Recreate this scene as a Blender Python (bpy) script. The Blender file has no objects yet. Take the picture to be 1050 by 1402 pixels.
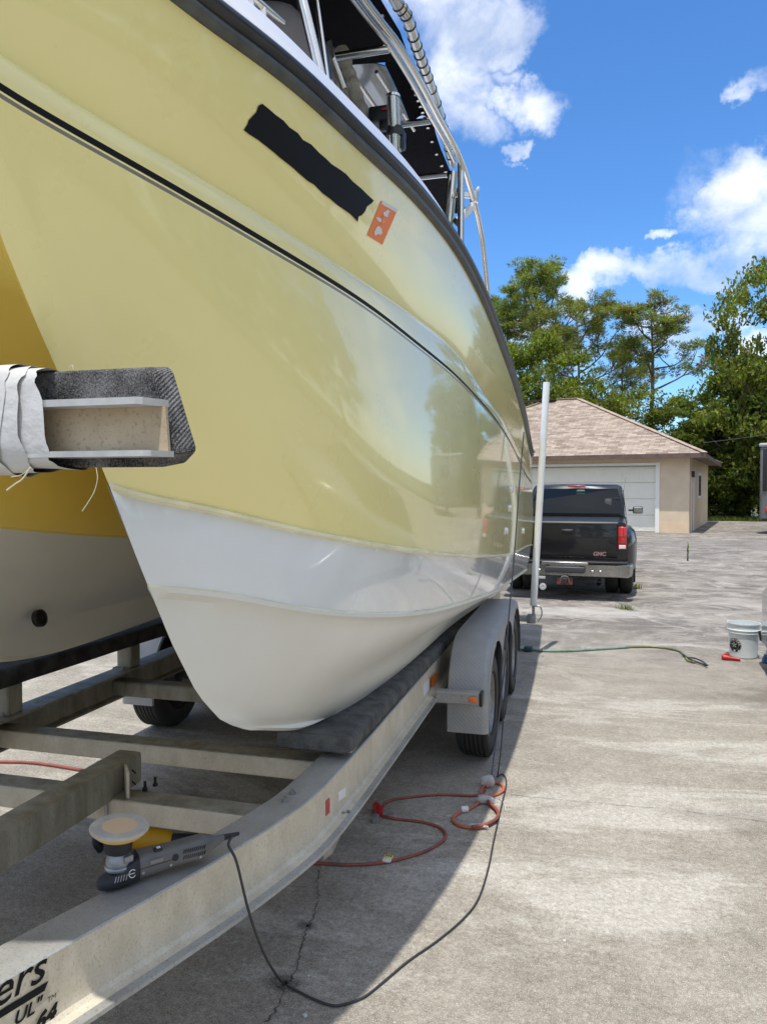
import bpy, bmesh, math, random
import numpy as np
from mathutils import Vector, Matrix
from mathutils.bvhtree import BVHTree
rad = math.radians
rng = np.random.default_rng(7)
random.seed(7)
S = bpy.context.scene
C = S.collection

# ---------------------------------------------------------------- camera
CAM = Vector((0, 0, 1.75)); YAW = rad(15.1); PITCH = rad(1.64); FPX = 1012.0
cd = bpy.data.cameras.new('camera'); cam = bpy.data.objects.new('camera', cd); C.objects.link(cam)
cam.location = CAM; cam.rotation_euler = (rad(90) - PITCH, 0, YAW)
cd.sensor_fit = 'VERTICAL'; cd.sensor_height = 24; cd.lens = 24 * FPX / 1402
cd.clip_start = 0.05; cd.clip_end = 2000
S.camera = cam
cF = Vector((-math.sin(YAW) * math.cos(PITCH), math.cos(YAW) * math.cos(PITCH), -math.sin(PITCH)))
cR = Vector((math.cos(YAW), math.sin(YAW), 0)); cU = cR.cross(cF)
def ray(x, y): return (cF + cR * ((x - 525) / FPX) + cU * ((701 - y) / FPX))
def at(x, y, X=None, Y=None, Z=None, f=None):
    """point of the place seen along one line of sight, at a known plane or distance"""
    d = ray(x, y)
    if X is not None: t = (X - CAM.x) / d.x
    elif Y is not None: t = (Y - CAM.y) / d.y
    elif Z is not None: t = (Z - CAM.z) / d.z
    else: t = f
    return CAM + d * t
def onplan(x, y, tab):
    """point on the vertical surface X = tab(Y)"""
    d = ray(x, y); ys = [a for a, b in tab]; xs = [b for a, b in tab]
    lo, hi = 0.3, 40.0
    g = lambda t: t * d.x - float(np.interp(t * d.y, ys, xs))
    ts = np.linspace(lo, hi, 4000); v = [g(t) for t in ts]
    for i in range(len(ts) - 1):
        if v[i] > 0 >= v[i + 1]:
            k = v[i] / (v[i] - v[i + 1]); t = ts[i] + k * (ts[i + 1] - ts[i]); return CAM + d * t
    return CAM + d * hi

# ---------------------------------------------------------------- exposure, world, sun
S.view_settings.view_transform = 'Standard'; S.view_settings.look = 'None'
S.view_settings.gamma = 1; S.view_settings.use_curve_mapping = False
S.view_settings.exposure = 1.16
S.render.engine = 'CYCLES'; S.cycles.max_bounces = 12; S.cycles.diffuse_bounces = 8; S.cycles.glossy_bounces = 6
# light travels along (+0.02, +0.26, -1): the sun stands high behind the photographer
SUN = Vector((-0.028, -0.29, 1.0)).normalized()
SUN_EL = math.asin(SUN.z); SUN_AZ = math.atan2(SUN.x, SUN.y)
sd = bpy.data.lights.new('sun', 'SUN'); sun = bpy.data.objects.new('sun', sd); C.objects.link(sun)
sd.energy = 2.0; sd.angle = rad(0.53); sd.color = (1, 0.96, 0.89)
sun.rotation_euler = SUN.to_track_quat('Z', 'Y').to_euler(); sun.location = (0, 0, 30)
W = bpy.data.worlds.new('World'); S.world = W; W.use_nodes = True
def world():
    nt = W.node_tree; N = nt.nodes; L = nt.links
    for n in list(N): N.remove(n)
    out = N.new('ShaderNodeOutputWorld'); bg = N.new('ShaderNodeBackground'); L.new(bg.outputs[0], out.inputs[0])
    sky = N.new('ShaderNodeTexSky'); sky.sky_type = 'NISHITA'; sky.sun_disc = False
    sky.sun_elevation = SUN_EL; sky.sun_rotation = SUN_AZ; sky.air_density = 1.0; sky.dust_density = 0.15; sky.ozone_density = 3.0
    bg.inputs[1].default_value = 0.15
    hs = N.new('ShaderNodeHueSaturation'); hs.inputs['Saturation'].default_value = 1.1; hs.inputs['Value'].default_value = 1.0
    tn = N.new('ShaderNodeMixRGB'); tn.blend_type = 'MULTIPLY'; tn.inputs[0].default_value = 1; tn.inputs[2].default_value = (.43, .53, .645, 1)
    L.new(sky.outputs[0], tn.inputs[1]); L.new(tn.outputs[0], hs.inputs['Color'])
    tc = N.new('ShaderNodeTexCoord')
    D = tc.outputs['Generated']
    def math_(op, a, b=None, clamp=False):
        n = N.new('ShaderNodeMath'); n.operation = op; n.use_clamp = clamp
        for i, v in enumerate((a, b)):
            if v is None: continue
            if isinstance(v, (int, float)): n.inputs[i].default_value = v
            else: L.new(v, n.inputs[i])
        return n.outputs[0]
    # fractal detail
    mp = N.new('ShaderNodeMapping'); mp.inputs['Scale'].default_value = (1, 1, 1.7); L.new(D, mp.inputs[0])
    n1 = N.new('ShaderNodeTexNoise'); n1.inputs['Scale'].default_value = 7.0; n1.inputs['Detail'].default_value = 9; n1.inputs['Roughness'].default_value = 0.58; n1.inputs['Distortion'].default_value = 0.35
    L.new(mp.outputs[0], n1.inputs[0])
    n2 = N.new('ShaderNodeTexNoise'); n2.inputs['Scale'].default_value = 2.3; n2.inputs['Detail'].default_value = 3
    L.new(mp.outputs[0], n2.inputs[0])
    nw = N.new('ShaderNodeTexNoise'); nw.inputs['Scale'].default_value = 9.0; nw.inputs['Detail'].default_value = 6; nw.inputs['Roughness'].default_value = .62; L.new(D, nw.inputs[0])
    wv = N.new('ShaderNodeVectorMath'); wv.operation = 'SUBTRACT'; L.new(nw.outputs['Color'], wv.inputs[0]); wv.inputs[1].default_value = (.5, .5, .5)
    ws = N.new('ShaderNodeVectorMath'); ws.operation = 'SCALE'; L.new(wv.outputs[0], ws.inputs[0]); ws.inputs['Scale'].default_value = .17
    wa = N.new('ShaderNodeVectorMath'); wa.operation = 'ADD'; L.new(D, wa.inputs[0]); L.new(ws.outputs[0], wa.inputs[1]); D0 = D; D = wa.outputs[0]
    # cumulus heads: world directions, each with a width and a height (radians)
    blobs = [(600, 20, 110, 85, .95), (615, 120, 75, 90, .8), (655, 195, 42, 42, .55), (730, 147, 52, 40, .95), (690, 20, 60, 50, .8),
             (1015, 280, 62, 62, .9), (1060, 320, 70, 60, .8), (965, 240, 40, 20, .3), (928, 315, 22, 14, .8), (815, 380, 70, 36, 1.0), (935, 372, 80, 28, .85),
             (860, 350, 26, 12, .5), (700, 440, 50, 42, 1.0), (935, 462, 70, 38, 1.0), (985, 445, 40, 26, .9), (705, 92, 30, 16, .35), (710, 224, 14, 16, .5),
             (1035, 130, 26, 18, .45), (790, 480, 80, 34, .6), (1060, 480, 60, 40, .9)]
    tot = None
    for (x, y, wx, wy, a) in blobs:
        d = ray(x, y).normalized()
        s = N.new('ShaderNodeVectorMath'); s.operation = 'SUBTRACT'; L.new(D, s.inputs[0]); s.inputs[1].default_value = d
        r = Vector((d.y, -d.x, 0)).normalized(); u = r.cross(d)
        if u.z < 0: u = -u
        def dot(v, k):
            q = N.new('ShaderNodeVectorMath'); q.operation = 'DOT_PRODUCT'; L.new(s.outputs[0], q.inputs[0]); q.inputs[1].default_value = Vector(v) * k
            return q.outputs['Value']
        a1 = dot(r, FPX / wx); a2 = dot(u, FPX / wy)
        q = math_('ADD', math_('MULTIPLY', a1, a1), math_('MULTIPLY', a2, a2))
        q = math_('MULTIPLY', math_('SUBTRACT', 1.0, q, True), a)
        tot = q if tot is None else math_('MAXIMUM', tot, q)
    # dense cloud cover added out of view, for fill light and pale hull reflections
    f = Vector((cF.x, cF.y, 0.25)).normalized()
    q = N.new('ShaderNodeVectorMath'); q.operation = 'DOT_PRODUCT'; L.new(D0, q.inputs[0]); q.inputs[1].default_value = f
    mr = N.new('ShaderNodeMapRange'); L.new(q.outputs['Value'], mr.inputs[0]); mr.inputs[1].default_value = 0.85; mr.inputs[2].default_value = 0.6; mr.inputs[3].default_value = 0; mr.inputs[4].default_value = 1
    mr2 = N.new('ShaderNodeMapRange'); L.new(n2.outputs['Fac'], mr2.inputs[0]); mr2.inputs[1].default_value = 0.33; mr2.inputs[2].default_value = 0.50
    tot = math_('MAXIMUM', tot, math_('MULTIPLY', mr.outputs[0], mr2.outputs[0]))
    den = math_('ADD', math_('MULTIPLY', tot, 0.85), math_('MULTIPLY', math_('SUBTRACT', n1.outputs['Fac'], 0.5), 2.6))
    gate = math_('MULTIPLY', tot, 3.0, True)
    mk = N.new('ShaderNodeMapRange'); mk.interpolation_type = 'SMOOTHSTEP'; L.new(den, mk.inputs[0]); mk.inputs[1].default_value = -0.05; mk.inputs[2].default_value = 1.3
    fac = math_('MULTIPLY', math_('MULTIPLY', mk.outputs[0], gate), 0.90)
    # cloud tone: bright heads, blue-grey thin parts
    n3 = N.new('ShaderNodeTexNoise'); n3.inputs['Scale'].default_value = 11; n3.inputs['Detail'].default_value = 5; L.new(mp.outputs[0], n3.inputs[0])
    cr = N.new('ShaderNodeValToRGB'); L.new(n3.outputs['Fac'], cr.inputs[0])
    cr.color_ramp.elements[0].position = .36; cr.color_ramp.elements[0].color = (2.7, 2.9, 3.2, 1)
    cr.color_ramp.elements[1].position = .62; cr.color_ramp.elements[1].color = (4.3, 4.32, 4.35, 1)
    mx = N.new('ShaderNodeMixRGB'); L.new(fac, mx.inputs[0]); L.new(hs.outputs[0], mx.inputs[1]); L.new(cr.outputs[0], mx.inputs[2])
    L.new(mx.outputs[0], bg.inputs[0])
world()

# ---------------------------------------------------------------- materials
def mat(name, col, rough=0.6, metal=0.0, noise=None, bump=None, spec=0.5, coat=0.0, coatr=0.05, trans=0.0, alpha=1.0, ior=1.5, space='Object', emit=None):
    """noise: (scale, amount, second colour or None[, stretch]); bump: (scale, strength)"""
    m = bpy.data.materials.new(name); m.use_nodes = True
    nt = m.node_tree; b = nt.nodes['Principled BSDF']
    b.inputs['Base Color'].default_value = (*col, 1); b.inputs['Roughness'].default_value = rough; b.inputs['Metallic'].default_value = metal
    b.inputs['Specular IOR Level'].default_value = spec; b.inputs['Coat Weight'].default_value = coat; b.inputs['Coat Roughness'].default_value = coatr
    b.inputs['Transmission Weight'].default_value = trans; b.inputs['Alpha'].default_value = alpha; b.inputs['IOR'].default_value = ior
    if emit: b.inputs['Emission Color'].default_value = (*emit[0], 1); b.inputs['Emission Strength'].default_value = emit[1]
    if noise or bump:
        tc = nt.nodes.new('ShaderNodeTexCoord'); mp = nt.nodes.new('ShaderNodeMapping'); nt.links.new(tc.outputs[space], mp.inputs[0])
    if noise:
        sc, am, c2 = noise[:3]
        if len(noise) > 3: mp.inputs['Scale'].default_value = noise[3]
        n = nt.nodes.new('ShaderNodeTexNoise'); n.inputs['Scale'].default_value = sc; n.inputs['Detail'].default_value = 7; n.inputs['Roughness'].default_value = .6
        nt.links.new(mp.outputs[0], n.inputs[0])
        r = nt.nodes.new('ShaderNodeMapRange'); nt.links.new(n.outputs['Fac'], r.inputs[0]); r.inputs[1].default_value = .3; r.inputs[2].default_value = .7
        x = nt.nodes.new('ShaderNodeMixRGB'); nt.links.new(r.outputs[0], x.inputs[0])
        if c2 is None:
            x.inputs[1].default_value = tuple(c * (1 - am) for c in col) + (1,); x.inputs[2].default_value = tuple(min(1, c * (1 + am)) for c in col) + (1,)
        else:
            x.inputs[1].default_value = (*col, 1); x.inputs[2].default_value = (*c2, 1)
        nt.links.new(x.outputs[0], b.inputs['Base Color'])
        rr = nt.nodes.new('ShaderNodeMapRange'); nt.links.new(n.outputs['Fac'], rr.inputs[0]); rr.inputs[1].default_value = .2; rr.inputs[2].default_value = .8
        rr.inputs[3].default_value = rough * .8; rr.inputs[4].default_value = min(1, rough * 1.2); nt.links.new(rr.outputs[0], b.inputs['Roughness'])
    if bump:
        n = nt.nodes.new('ShaderNodeTexNoise'); n.inputs['Scale'].default_value = bump[0]; n.inputs['Detail'].default_value = 6
        nt.links.new(mp.outputs[0], n.inputs[0])
        bp = nt.nodes.new('ShaderNodeBump'); bp.inputs['Strength'].default_value = bump[1]; bp.inputs['Distance'].default_value = bump[2] if len(bump) > 2 else .01
        nt.links.new(n.outputs['Fac'], bp.inputs['Height']); nt.links.new(bp.outputs[0], b.inputs['Normal'])
    return m
M = {}
M['yellow'] = mat('yellow gelcoat', (.92, .82, .36), .28, coat=.85, coatr=.05, noise=(1.1, .02, None), bump=(2.2, .07, .05))
M['bounce_yellow'] = mat('yellow gelcoat with bounced light', (.92, .70, .15), .3, coat=.8, coatr=.04, noise=(1.3, .05, None))  # golden light bounced inside the tunnel is put into this colour
M['gel_white'] = mat('white gelcoat', (.79, .815, .82), .25, coat=.9, coatr=.035, noise=(2.0, .05, None), bump=(1.9, .02, .05))
M['gel_bottom'] = mat('chalky white bottom', (.80, .79, .73), .38, coat=.25, coatr=.2, noise=(1.6, .1, (.74, .72, .65)))
M['lip'] = mat('aged cream gelcoat', (.86, .81, .54), .4, coat=.5, noise=(9, .15, None))
M['deck_white'] = mat('white deck gelcoat', (.8, .81, .84), .35, coat=.6)
M['stripe_black'] = mat('black stripe vinyl', (.009, .009, .010), .55, spec=.15)
M['stripe_grey'] = mat('grey stripe vinyl', (.22, .20, .16), .3, coat=.5)
M['rub'] = mat('black rub rail vinyl', (.018, .02, .022), .38, coat=.2, noise=(14, .35, None), bump=(60, .08))
M['rub2'] = mat('weathered grey rub rail vinyl', (.07, .075, .07), .45, noise=(9, .45, None), bump=(70, .1))
M['steel'] = mat('polished stainless tube', (.70, .67, .60), .16, 1.0, noise=(6, .08, None))
M['alu_pipe'] = mat('anodised aluminium tube', (.66, .64, .58), .28, 1.0, noise=(10, .1, None))
M['canvas_black'] = mat('black canvas', (.006, .006, .008), .85, spec=.1, noise=(40, .3, None), bump=(200, .1))
M['canvas_grey'] = mat('grey vinyl cover', (.17, .155, .15), .6, noise=(5, .2, None), bump=(9, .25, .03))
M['canvas_beige'] = mat('rolled beige canvas', (.36, .33, .27), .75, noise=(12, .3, None), bump=(25, .5, .03))
M['clear_vinyl'] = mat('smoked clear vinyl', (.30, .33, .34), .12, noise=(3, .3, None), coat=.5)
M['black_plastic'] = mat('black plastic', (.015, .015, .016), .4, noise=(20, .2, None))
M['dark_grey_plastic'] = mat('charcoal plastic', (.04, .04, .045), .45)
M['rubber'] = mat('tyre rubber', (.018, .018, .018), .75, noise=(8, .5, (.035, .033, .03)), bump=(40, .1))
M['rim_grey'] = mat('dusty alloy rim', (.25, .25, .25), .45, .6, noise=(15, .3, None))
def alu(name, base, dirt, streak=(1, 1, 1), metal=.55, rough=.5, sc=5):
    m = mat(name, base, rough, metal, bump=(90, .12, .004))
    nt = m.node_tree; b = nt.nodes['Principled BSDF']; N = nt.nodes; L = nt.links
    tc = N.new('ShaderNodeTexCoord')
    mp = N.new('ShaderNodeMapping'); mp.inputs['Scale'].default_value = streak; L.new(tc.outputs['Object'], mp.inputs[0])
    n = N.new('ShaderNodeTexNoise'); n.inputs['Scale'].default_value = sc; n.inputs['Detail'].default_value = 8; n.inputs['Roughness'].default_value = .65; L.new(mp.outputs[0], n.inputs[0])
    n2 = N.new('ShaderNodeTexNoise'); n2.inputs['Scale'].default_value = 150; n2.inputs['Detail'].default_value = 3; L.new(mp.outputs[0], n2.inputs[0])
    r = N.new('ShaderNodeMapRange'); L.new(n.outputs['Fac'], r.inputs[0]); r.inputs[1].default_value = .35; r.inputs[2].default_value = .65
    x = N.new('ShaderNodeMixRGB'); L.new(r.outputs[0], x.inputs[0]); x.inputs[1].default_value = (*base, 1); x.inputs[2].default_value = (*dirt, 1)
    r2 = N.new('ShaderNodeMapRange'); L.new(n2.outputs['Fac'], r2.inputs[0]); r2.inputs[1].default_value = .56; r2.inputs[2].default_value = .68; r2.inputs[4].default_value = .45
    y = N.new('ShaderNodeMixRGB'); L.new(r2.outputs[0], y.inputs[0]); L.new(x.outputs[0], y.inputs[1]); y.inputs[2].default_value = (dirt[0] * .5, dirt[1] * .48, dirt[2] * .42, 1)
    L.new(y.outputs[0], b.inputs['Base Color'])
    return m
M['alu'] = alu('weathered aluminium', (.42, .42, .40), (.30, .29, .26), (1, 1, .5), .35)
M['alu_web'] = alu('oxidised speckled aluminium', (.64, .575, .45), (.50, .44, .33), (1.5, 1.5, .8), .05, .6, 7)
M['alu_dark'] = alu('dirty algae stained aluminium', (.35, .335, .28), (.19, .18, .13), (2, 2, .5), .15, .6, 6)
M['galv'] = mat('worn galvanised steel', (.33, .33, .32), .5, .6, noise=(18, .35, None))
def tread_plate():
    m = mat('diamond tread plate', (.30, .31, .32), .55, .35)
    nt = m.node_tree; N = nt.nodes; L = nt.links; b = N['Principled BSDF']
    tc = N.new('ShaderNodeTexCoord'); mp = N.new('ShaderNodeMapping'); L.new(tc.outputs['UV'], mp.inputs[0]); mp.inputs['Rotation'].default_value = (0, 0, rad(45)); mp.inputs['Scale'].default_value = (42, 42, 1)
    c = N.new('ShaderNodeTexBrick'); L.new(mp.outputs[0], c.inputs[0])
    c.inputs['Scale'].default_value = 1; c.inputs['Mortar Size'].default_value = .2; c.inputs['Mortar Smooth'].default_value = .6; c.inputs['Brick Width'].default_value = 2.0; c.inputs['Row Height'].default_value = .8
    bp = N.new('ShaderNodeBump'); bp.inputs['Strength'].default_value = .3; bp.inputs['Distance'].default_value = .004; bp.invert = True
    L.new(c.outputs['Fac'], bp.inputs['Height']); L.new(bp.outputs[0], b.inputs['Normal'])
    n = N.new('ShaderNodeTexNoise'); n.inputs['Scale'].default_value = 9; n.inputs['Detail'].default_value = 6; L.new(tc.outputs['Object'], n.inputs[0])
    x = N.new('ShaderNodeMixRGB'); L.new(n.outputs['Fac'], x.inputs[0]); x.inputs[1].default_value = (.26, .27, .28, 1); x.inputs[2].default_value = (.40, .39, .37, 1)
    L.new(x.outputs[0], b.inputs['Base Color'])
    return m
M['tread'] = tread_plate()
def carpet(name, c1, c2):
    m = mat(name, c1, .95, spec=.1)
    nt = m.node_tree; N = nt.nodes; L = nt.links; b = N['Principled BSDF']
    tc = N.new('ShaderNodeTexCoord')
    n = N.new('ShaderNodeTexNoise'); n.inputs['Scale'].default_value = 330; n.inputs['Detail'].default_value = 3; L.new(tc.outputs['Object'], n.inputs[0])
    n2 = N.new('ShaderNodeTexNoise'); n2.inputs['Scale'].default_value = 14; n2.inputs['Detail'].default_value = 5; L.new(tc.outputs['Object'], n2.inputs[0])
    a = N.new('ShaderNodeMath'); a.operation = 'ADD'; L.new(n.outputs['Fac'], a.inputs[0]); L.new(n2.outputs['Fac'], a.inputs[1])
    r = N.new('ShaderNodeMapRange'); L.new(a.outputs[0], r.inputs[0]); r.inputs[1].default_value = .8; r.inputs[2].default_value = 1.2
    x = N.new('ShaderNodeMixRGB'); L.new(r.outputs[0], x.inputs[0]); x.inputs[1].default_value = (*c1, 1); x.inputs[2].default_value = (*c2, 1)
    L.new(x.outputs[0], b.inputs['Base Color'])
    bp = N.new('ShaderNodeBump'); bp.inputs['Strength'].default_value = .9; bp.inputs['Distance'].default_value = .004; L.new(n.outputs['Fac'], bp.inputs['Height']); L.new(bp.outputs[0], b.inputs['Normal'])
    return m
M['carpet'] = carpet('grey bunk carpet', (.07, .07, .07), (.16, .158, .15))
M['carpet_dark'] = carpet('dark bunk carpet', (.03, .03, .032), (.07, .07, .072))
M['carpet_light'] = carpet('frayed charcoal carpet', (.045, .045, .046), (.27, .265, .26))
def ribbed(m):
    N = m.node_tree.nodes; L = m.node_tree.links; b = N['Principled BSDF']; tc = N.new('ShaderNodeTexCoord'); w = N.new('ShaderNodeTexWave'); w.wave_type = 'BANDS'; w.bands_direction = 'X'
    w.inputs['Scale'].default_value = 120; w.inputs['Distortion'].default_value = 1.2; w.inputs['Detail'].default_value = 2; L.new(tc.outputs['Object'], w.inputs[0])
    bp = N.new('ShaderNodeBump'); bp.inputs['Strength'].default_value = .7; bp.inputs['Distance'].default_value = .004; L.new(w.outputs['Fac'], bp.inputs['Height'])
    old = b.inputs['Normal'].links[0].from_socket; L.new(old, bp.inputs['Normal']); L.new(bp.outputs[0], b.inputs['Normal'])
ribbed(M['carpet_light'])
M['tan_alu'] = alu('tan oxidised channel', (.50, .41, .28), (.40, .31, .20), (1, 1, 1), .05, .65, 9)
M['tape'] = mat('torn white duct tape', (.62, .62, .62), .5, noise=(5, .14, (.50, .49, .46)), bump=(11, .35, .03))
M['pvc'] = mat('white plastic pipe', (.72, .73, .72), .35, noise=(6, .05, None))
M['red'] = mat('red plastic', (.42, .015, .015), .4)
M['amber'] = mat('amber lens', (.75, .17, .02), .2, coat=.5)
M['white_vinyl'] = mat('white vinyl', (.7, .7, .68), .4)
M['orange_vinyl'] = mat('orange vinyl', (.90, .21, .01), .4)
M['cord_red'] = mat('faded red rubber cord', (.36, .075, .045), .6, noise=(12, .35, (.16, .06, .05)))
M['cord_orange'] = mat('orange rubber cord', (.62, .13, .04), .55, noise=(12, .35, (.30, .12, .09)))
M['cord_black'] = mat('black rubber cord', (.03, .03, .032), .55)
M['cord_grey'] = mat('grey cable', (.10, .10, .11), .5)
M['cord_white'] = mat('pale grey cable', (.45, .45, .43), .5)
M['hose'] = mat('pale green garden hose', (.16, .26, .20), .45, noise=(20, .3, None))
M['hose_dark'] = mat('yellow green garden hose', (.25, .25, .07), .45, noise=(25, .4, (.05, .06, .04)))

# ---------------------------------------------------------------- mesh helpers
class MB:
    def __init__(s): s.v = []; s.f = []; s.m = []; s.uv = None
    def add(s, vs, fs, m=0):
        b = len(s.v); s.v += [tuple(v) for v in vs]; s.f += [tuple(b + i for i in f) for f in fs]
        s.m += [m] * len(fs); return b
    def box(s, c, d, R=None, m=0, taper=1.0):
        x, y, z = d[0] / 2, d[1] / 2, d[2] / 2
        vs = [Vector((a * x * (taper if cc > 0 else 1), b * y * (taper if cc > 0 else 1), cc * z)) for cc in (-1, 1) for b in (-1, 1) for a in (-1, 1)]
        if R is not None: vs = [R @ v for v in vs]
        c = Vector(c); vs = [v + c for v in vs]
        return s.add(vs, [(0, 2, 3, 1), (4, 5, 7, 6), (0, 1, 5, 4), (2, 6, 7, 3), (0, 4, 6, 2), (1, 3, 7, 5)], m)
    def rbox(s, c, d, r=.01, R=None, m=0, seg=2):
        bm = bmesh.new(); bmesh.ops.create_cube(bm, size=1)
        for v in bm.verts: v.co = Vector((v.co.x * d[0], v.co.y * d[1], v.co.z * d[2]))
        bmesh.ops.bevel(bm, geom=bm.edges[:], offset=min(r, min(d) * .49), segments=seg, profile=.5, affect='EDGES')
        bm.verts.ensure_lookup_table(); bm.verts.index_update()
        vs = [v.co.copy() for v in bm.verts]; fs = [[v.index for v in f.verts] for f in bm.faces]; bm.free()
        if R is not None: vs = [R @ v for v in vs]
        return s.add([v + Vector(c) for v in vs], fs, m)
    def beam(s, a, b, w, h, up=(0, 0, 1), m=0, r=.006):
        a = Vector(a); b = Vector(b); d = (b - a); L_ = d.length; y = d.normalized(); x = y.cross(Vector(up)).normalized(); z = x.cross(y)
        R = Matrix((x, y, z)).transposed()
        return s.rbox((a + b) / 2, (w, L_, h), r, R, m, 1)
    def prism(s, poly, off, m=0):
        """closed 3-D polygon pushed along off"""
        n = len(poly); off = Vector(off); a = [Vector(p) for p in poly]
        fs = [tuple(range(n))[::-1], tuple(range(n, 2 * n))] + [(i, (i + 1) % n, n + (i + 1) % n, n + i) for i in range(n)]
        return s.add(a + [p + off for p in a], fs, m)
    def tube(s, pts, r, n=8, cap=True, m=0, closed=False):
        P = [Vector(p) for p in pts]; k = len(P); R = r if isinstance(r, (list, tuple)) else [r] * k
        up = None; rings = []
        for i in range(k):
            if closed: t = (P[(i + 1) % k] - P[i - 1])
            else: t = P[min(i + 1, k - 1)] - P[max(i - 1, 0)]
            t.normalize()
            if up is None:
                up = Vector((0, 0, 1)) if abs(t.z) < .9 else Vector((1, 0, 0))
            a = t.cross(up)
            if a.length < 1e-5: a = t.orthogonal()
            a.normalize(); b_ = a.cross(t).normalized(); up = b_
            rings.append([P[i] + (a * math.cos(2 * math.pi * j / n) + b_ * math.sin(2 * math.pi * j / n)) * R[i] for j in range(n)])
        vs = [v for q in rings for v in q]; fs = []
        for i in range(k if closed else k - 1):
            for j in range(n):
                i2 = (i + 1) % k; fs.append((i * n + j, i * n + (j + 1) % n, i2 * n + (j + 1) % n, i2 * n + j))
        if cap and not closed: fs += [tuple(range(n))[::-1], tuple((k - 1) * n + j for j in range(n))]
        return s.add(vs, fs, m)
    def lathe(s, prof, c=(0, 0, 0), n=24, R=None, m=0, closed=True):
        vs = []; fs = []; k = len(prof); c = Vector(c)
        for (r, z) in prof:
            for j in range(n):
                a = 2 * math.pi * j / n; v = Vector((r * math.cos(a), r * math.sin(a), z)); vs.append((R @ v if R is not None else v) + c)
        for i in range(k - 1):
            for j in range(n): fs.append((i * n + j, i * n + (j + 1) % n, (i + 1) * n + (j + 1) % n, (i + 1) * n + j))
        if closed:
            if prof[0][0] > 1e-6: fs.append(tuple(range(n))[::-1])
            if prof[-1][0] > 1e-6: fs.append(tuple((k - 1) * n + j for j in range(n)))
        return s.add(vs, fs, m)
    def grid(s, rows, m=0, close_u=False):
        """rows: list of equal-length point lists"""
        nr = len(rows); nc = len(rows[0]); vs = [p for r in rows for p in r]; fs = []
        for i in range(nr - 1):
            for j in range(nc - 1): fs.append((i * nc + j, i * nc + j + 1, (i + 1) * nc + j + 1, (i + 1) * nc + j))
        return s.add(vs, fs, m)
    def build(s, name, mats, parent=None, smooth=True, angle=35, merge=False, uv=None):
        me = bpy.data.meshes.new(name); me.from_pydata(s.v, [], s.f)
        for mm in (mats if isinstance(mats, (list, tuple)) else [mats]): me.materials.append(M[mm] if isinstance(mm, str) else mm)
        me.polygons.foreach_set('material_index', s.m)
        if merge:
            bm = bmesh.new(); bm.from_mesh(me); bmesh.ops.remove_doubles(bm, verts=bm.verts, dist=1e-5); bm.to_mesh(me); bm.free()
        if smooth:
            me.shade_smooth()
            if angle is not None: me.set_sharp_from_angle(angle=rad(angle))
        if s.uv is not None:
            l = me.uv_layers.new(name='uv'); vi = np.zeros(len(me.loops), int); me.loops.foreach_get('vertex_index', vi)
            l.data.foreach_set('uv', np.array(s.uv, float)[vi].ravel())
        me.update()
        return link(name, me, parent)
def link(name, me, parent=None):
    o = bpy.data.objects.new(name, me); C.objects.link(o)
    if parent is not None:
        o.parent = parent; o.matrix_parent_inverse = WM[parent.name].inverted()
    WM[o.name] = Matrix.Identity(4)
    return o
WM = {}
def thing(name, loc, label, cat, group=None, rot=0, local=False):
    o = bpy.data.objects.new(name, None); C.objects.link(o); o.location = loc; o.rotation_euler = (0, 0, rot); o.empty_display_size = .1
    WM[o.name] = Matrix.Identity(4) if local else Matrix.Translation(loc) @ Matrix.Rotation(rot, 4, 'Z')
    o['label'] = label; o['category'] = cat
    if group: o['group'] = group
    return o
def tag(o, label, cat, group=None):
    o['label'] = label; o['category'] = cat
    if group: o['group'] = group
    return o
def structure(o): o['kind'] = 'structure'; return o
def lab(o, s): o['label'] = s; return o
def copy_tree(o, parent=None):
    c = o.copy(); C.objects.link(c)
    WM[c.name] = WM.get(o.name, Matrix.Identity(4))
    if parent is not None: c.parent = parent
    for ch in list(o.children): copy_tree(ch, c)
    return c
def spl(pts, n):
    """smooth curve through points"""
    P = [Vector(p) for p in pts]; P = [P[0] * 2 - P[1]] + P + [P[-1] * 2 - P[-2]]; out = []
    k = len(P) - 3
    for i in range(k):
        a, b, c, d = P[i:i + 4]
        for j in range(n):
            t = j / n; out.append(.5 * ((2 * b) + (c - a) * t + (2 * a - 5 * b + 4 * c - d) * t * t + (3 * b - a - 3 * c + d) * t ** 3))
    out.append(P[-2]); return out
def text_into(mb, txt, size, origin, ex, ey, m=0, shear=0, offset=0, align='LEFT', depth=.001):
    """flat lettering laid into a mesh: ex, ey the directions of writing and of up"""
    cu = bpy.data.curves.new('t', 'FONT'); cu.body = txt; cu.size = size; cu.shear = shear; cu.offset = offset; cu.align_x = align; cu.resolution_u = 3
    o = bpy.data.objects.new('t', cu); C.objects.link(o)
    dg = bpy.context.evaluated_depsgraph_get(); me = o.evaluated_get(dg).to_mesh()
    ex = Vector(ex); ey = Vector(ey); nz = ex.cross(ey).normalized(); og = Vector(origin)
    vs = [og + ex * v.co.x + ey * v.co.y + nz * depth for v in me.vertices]; fs = [tuple(p.vertices) for p in me.polygons]
    mb.add(vs, fs, m)
    o.evaluated_get(dg).to_mesh_clear(); bpy.data.objects.remove(o); bpy.data.curves.remove(cu)
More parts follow.
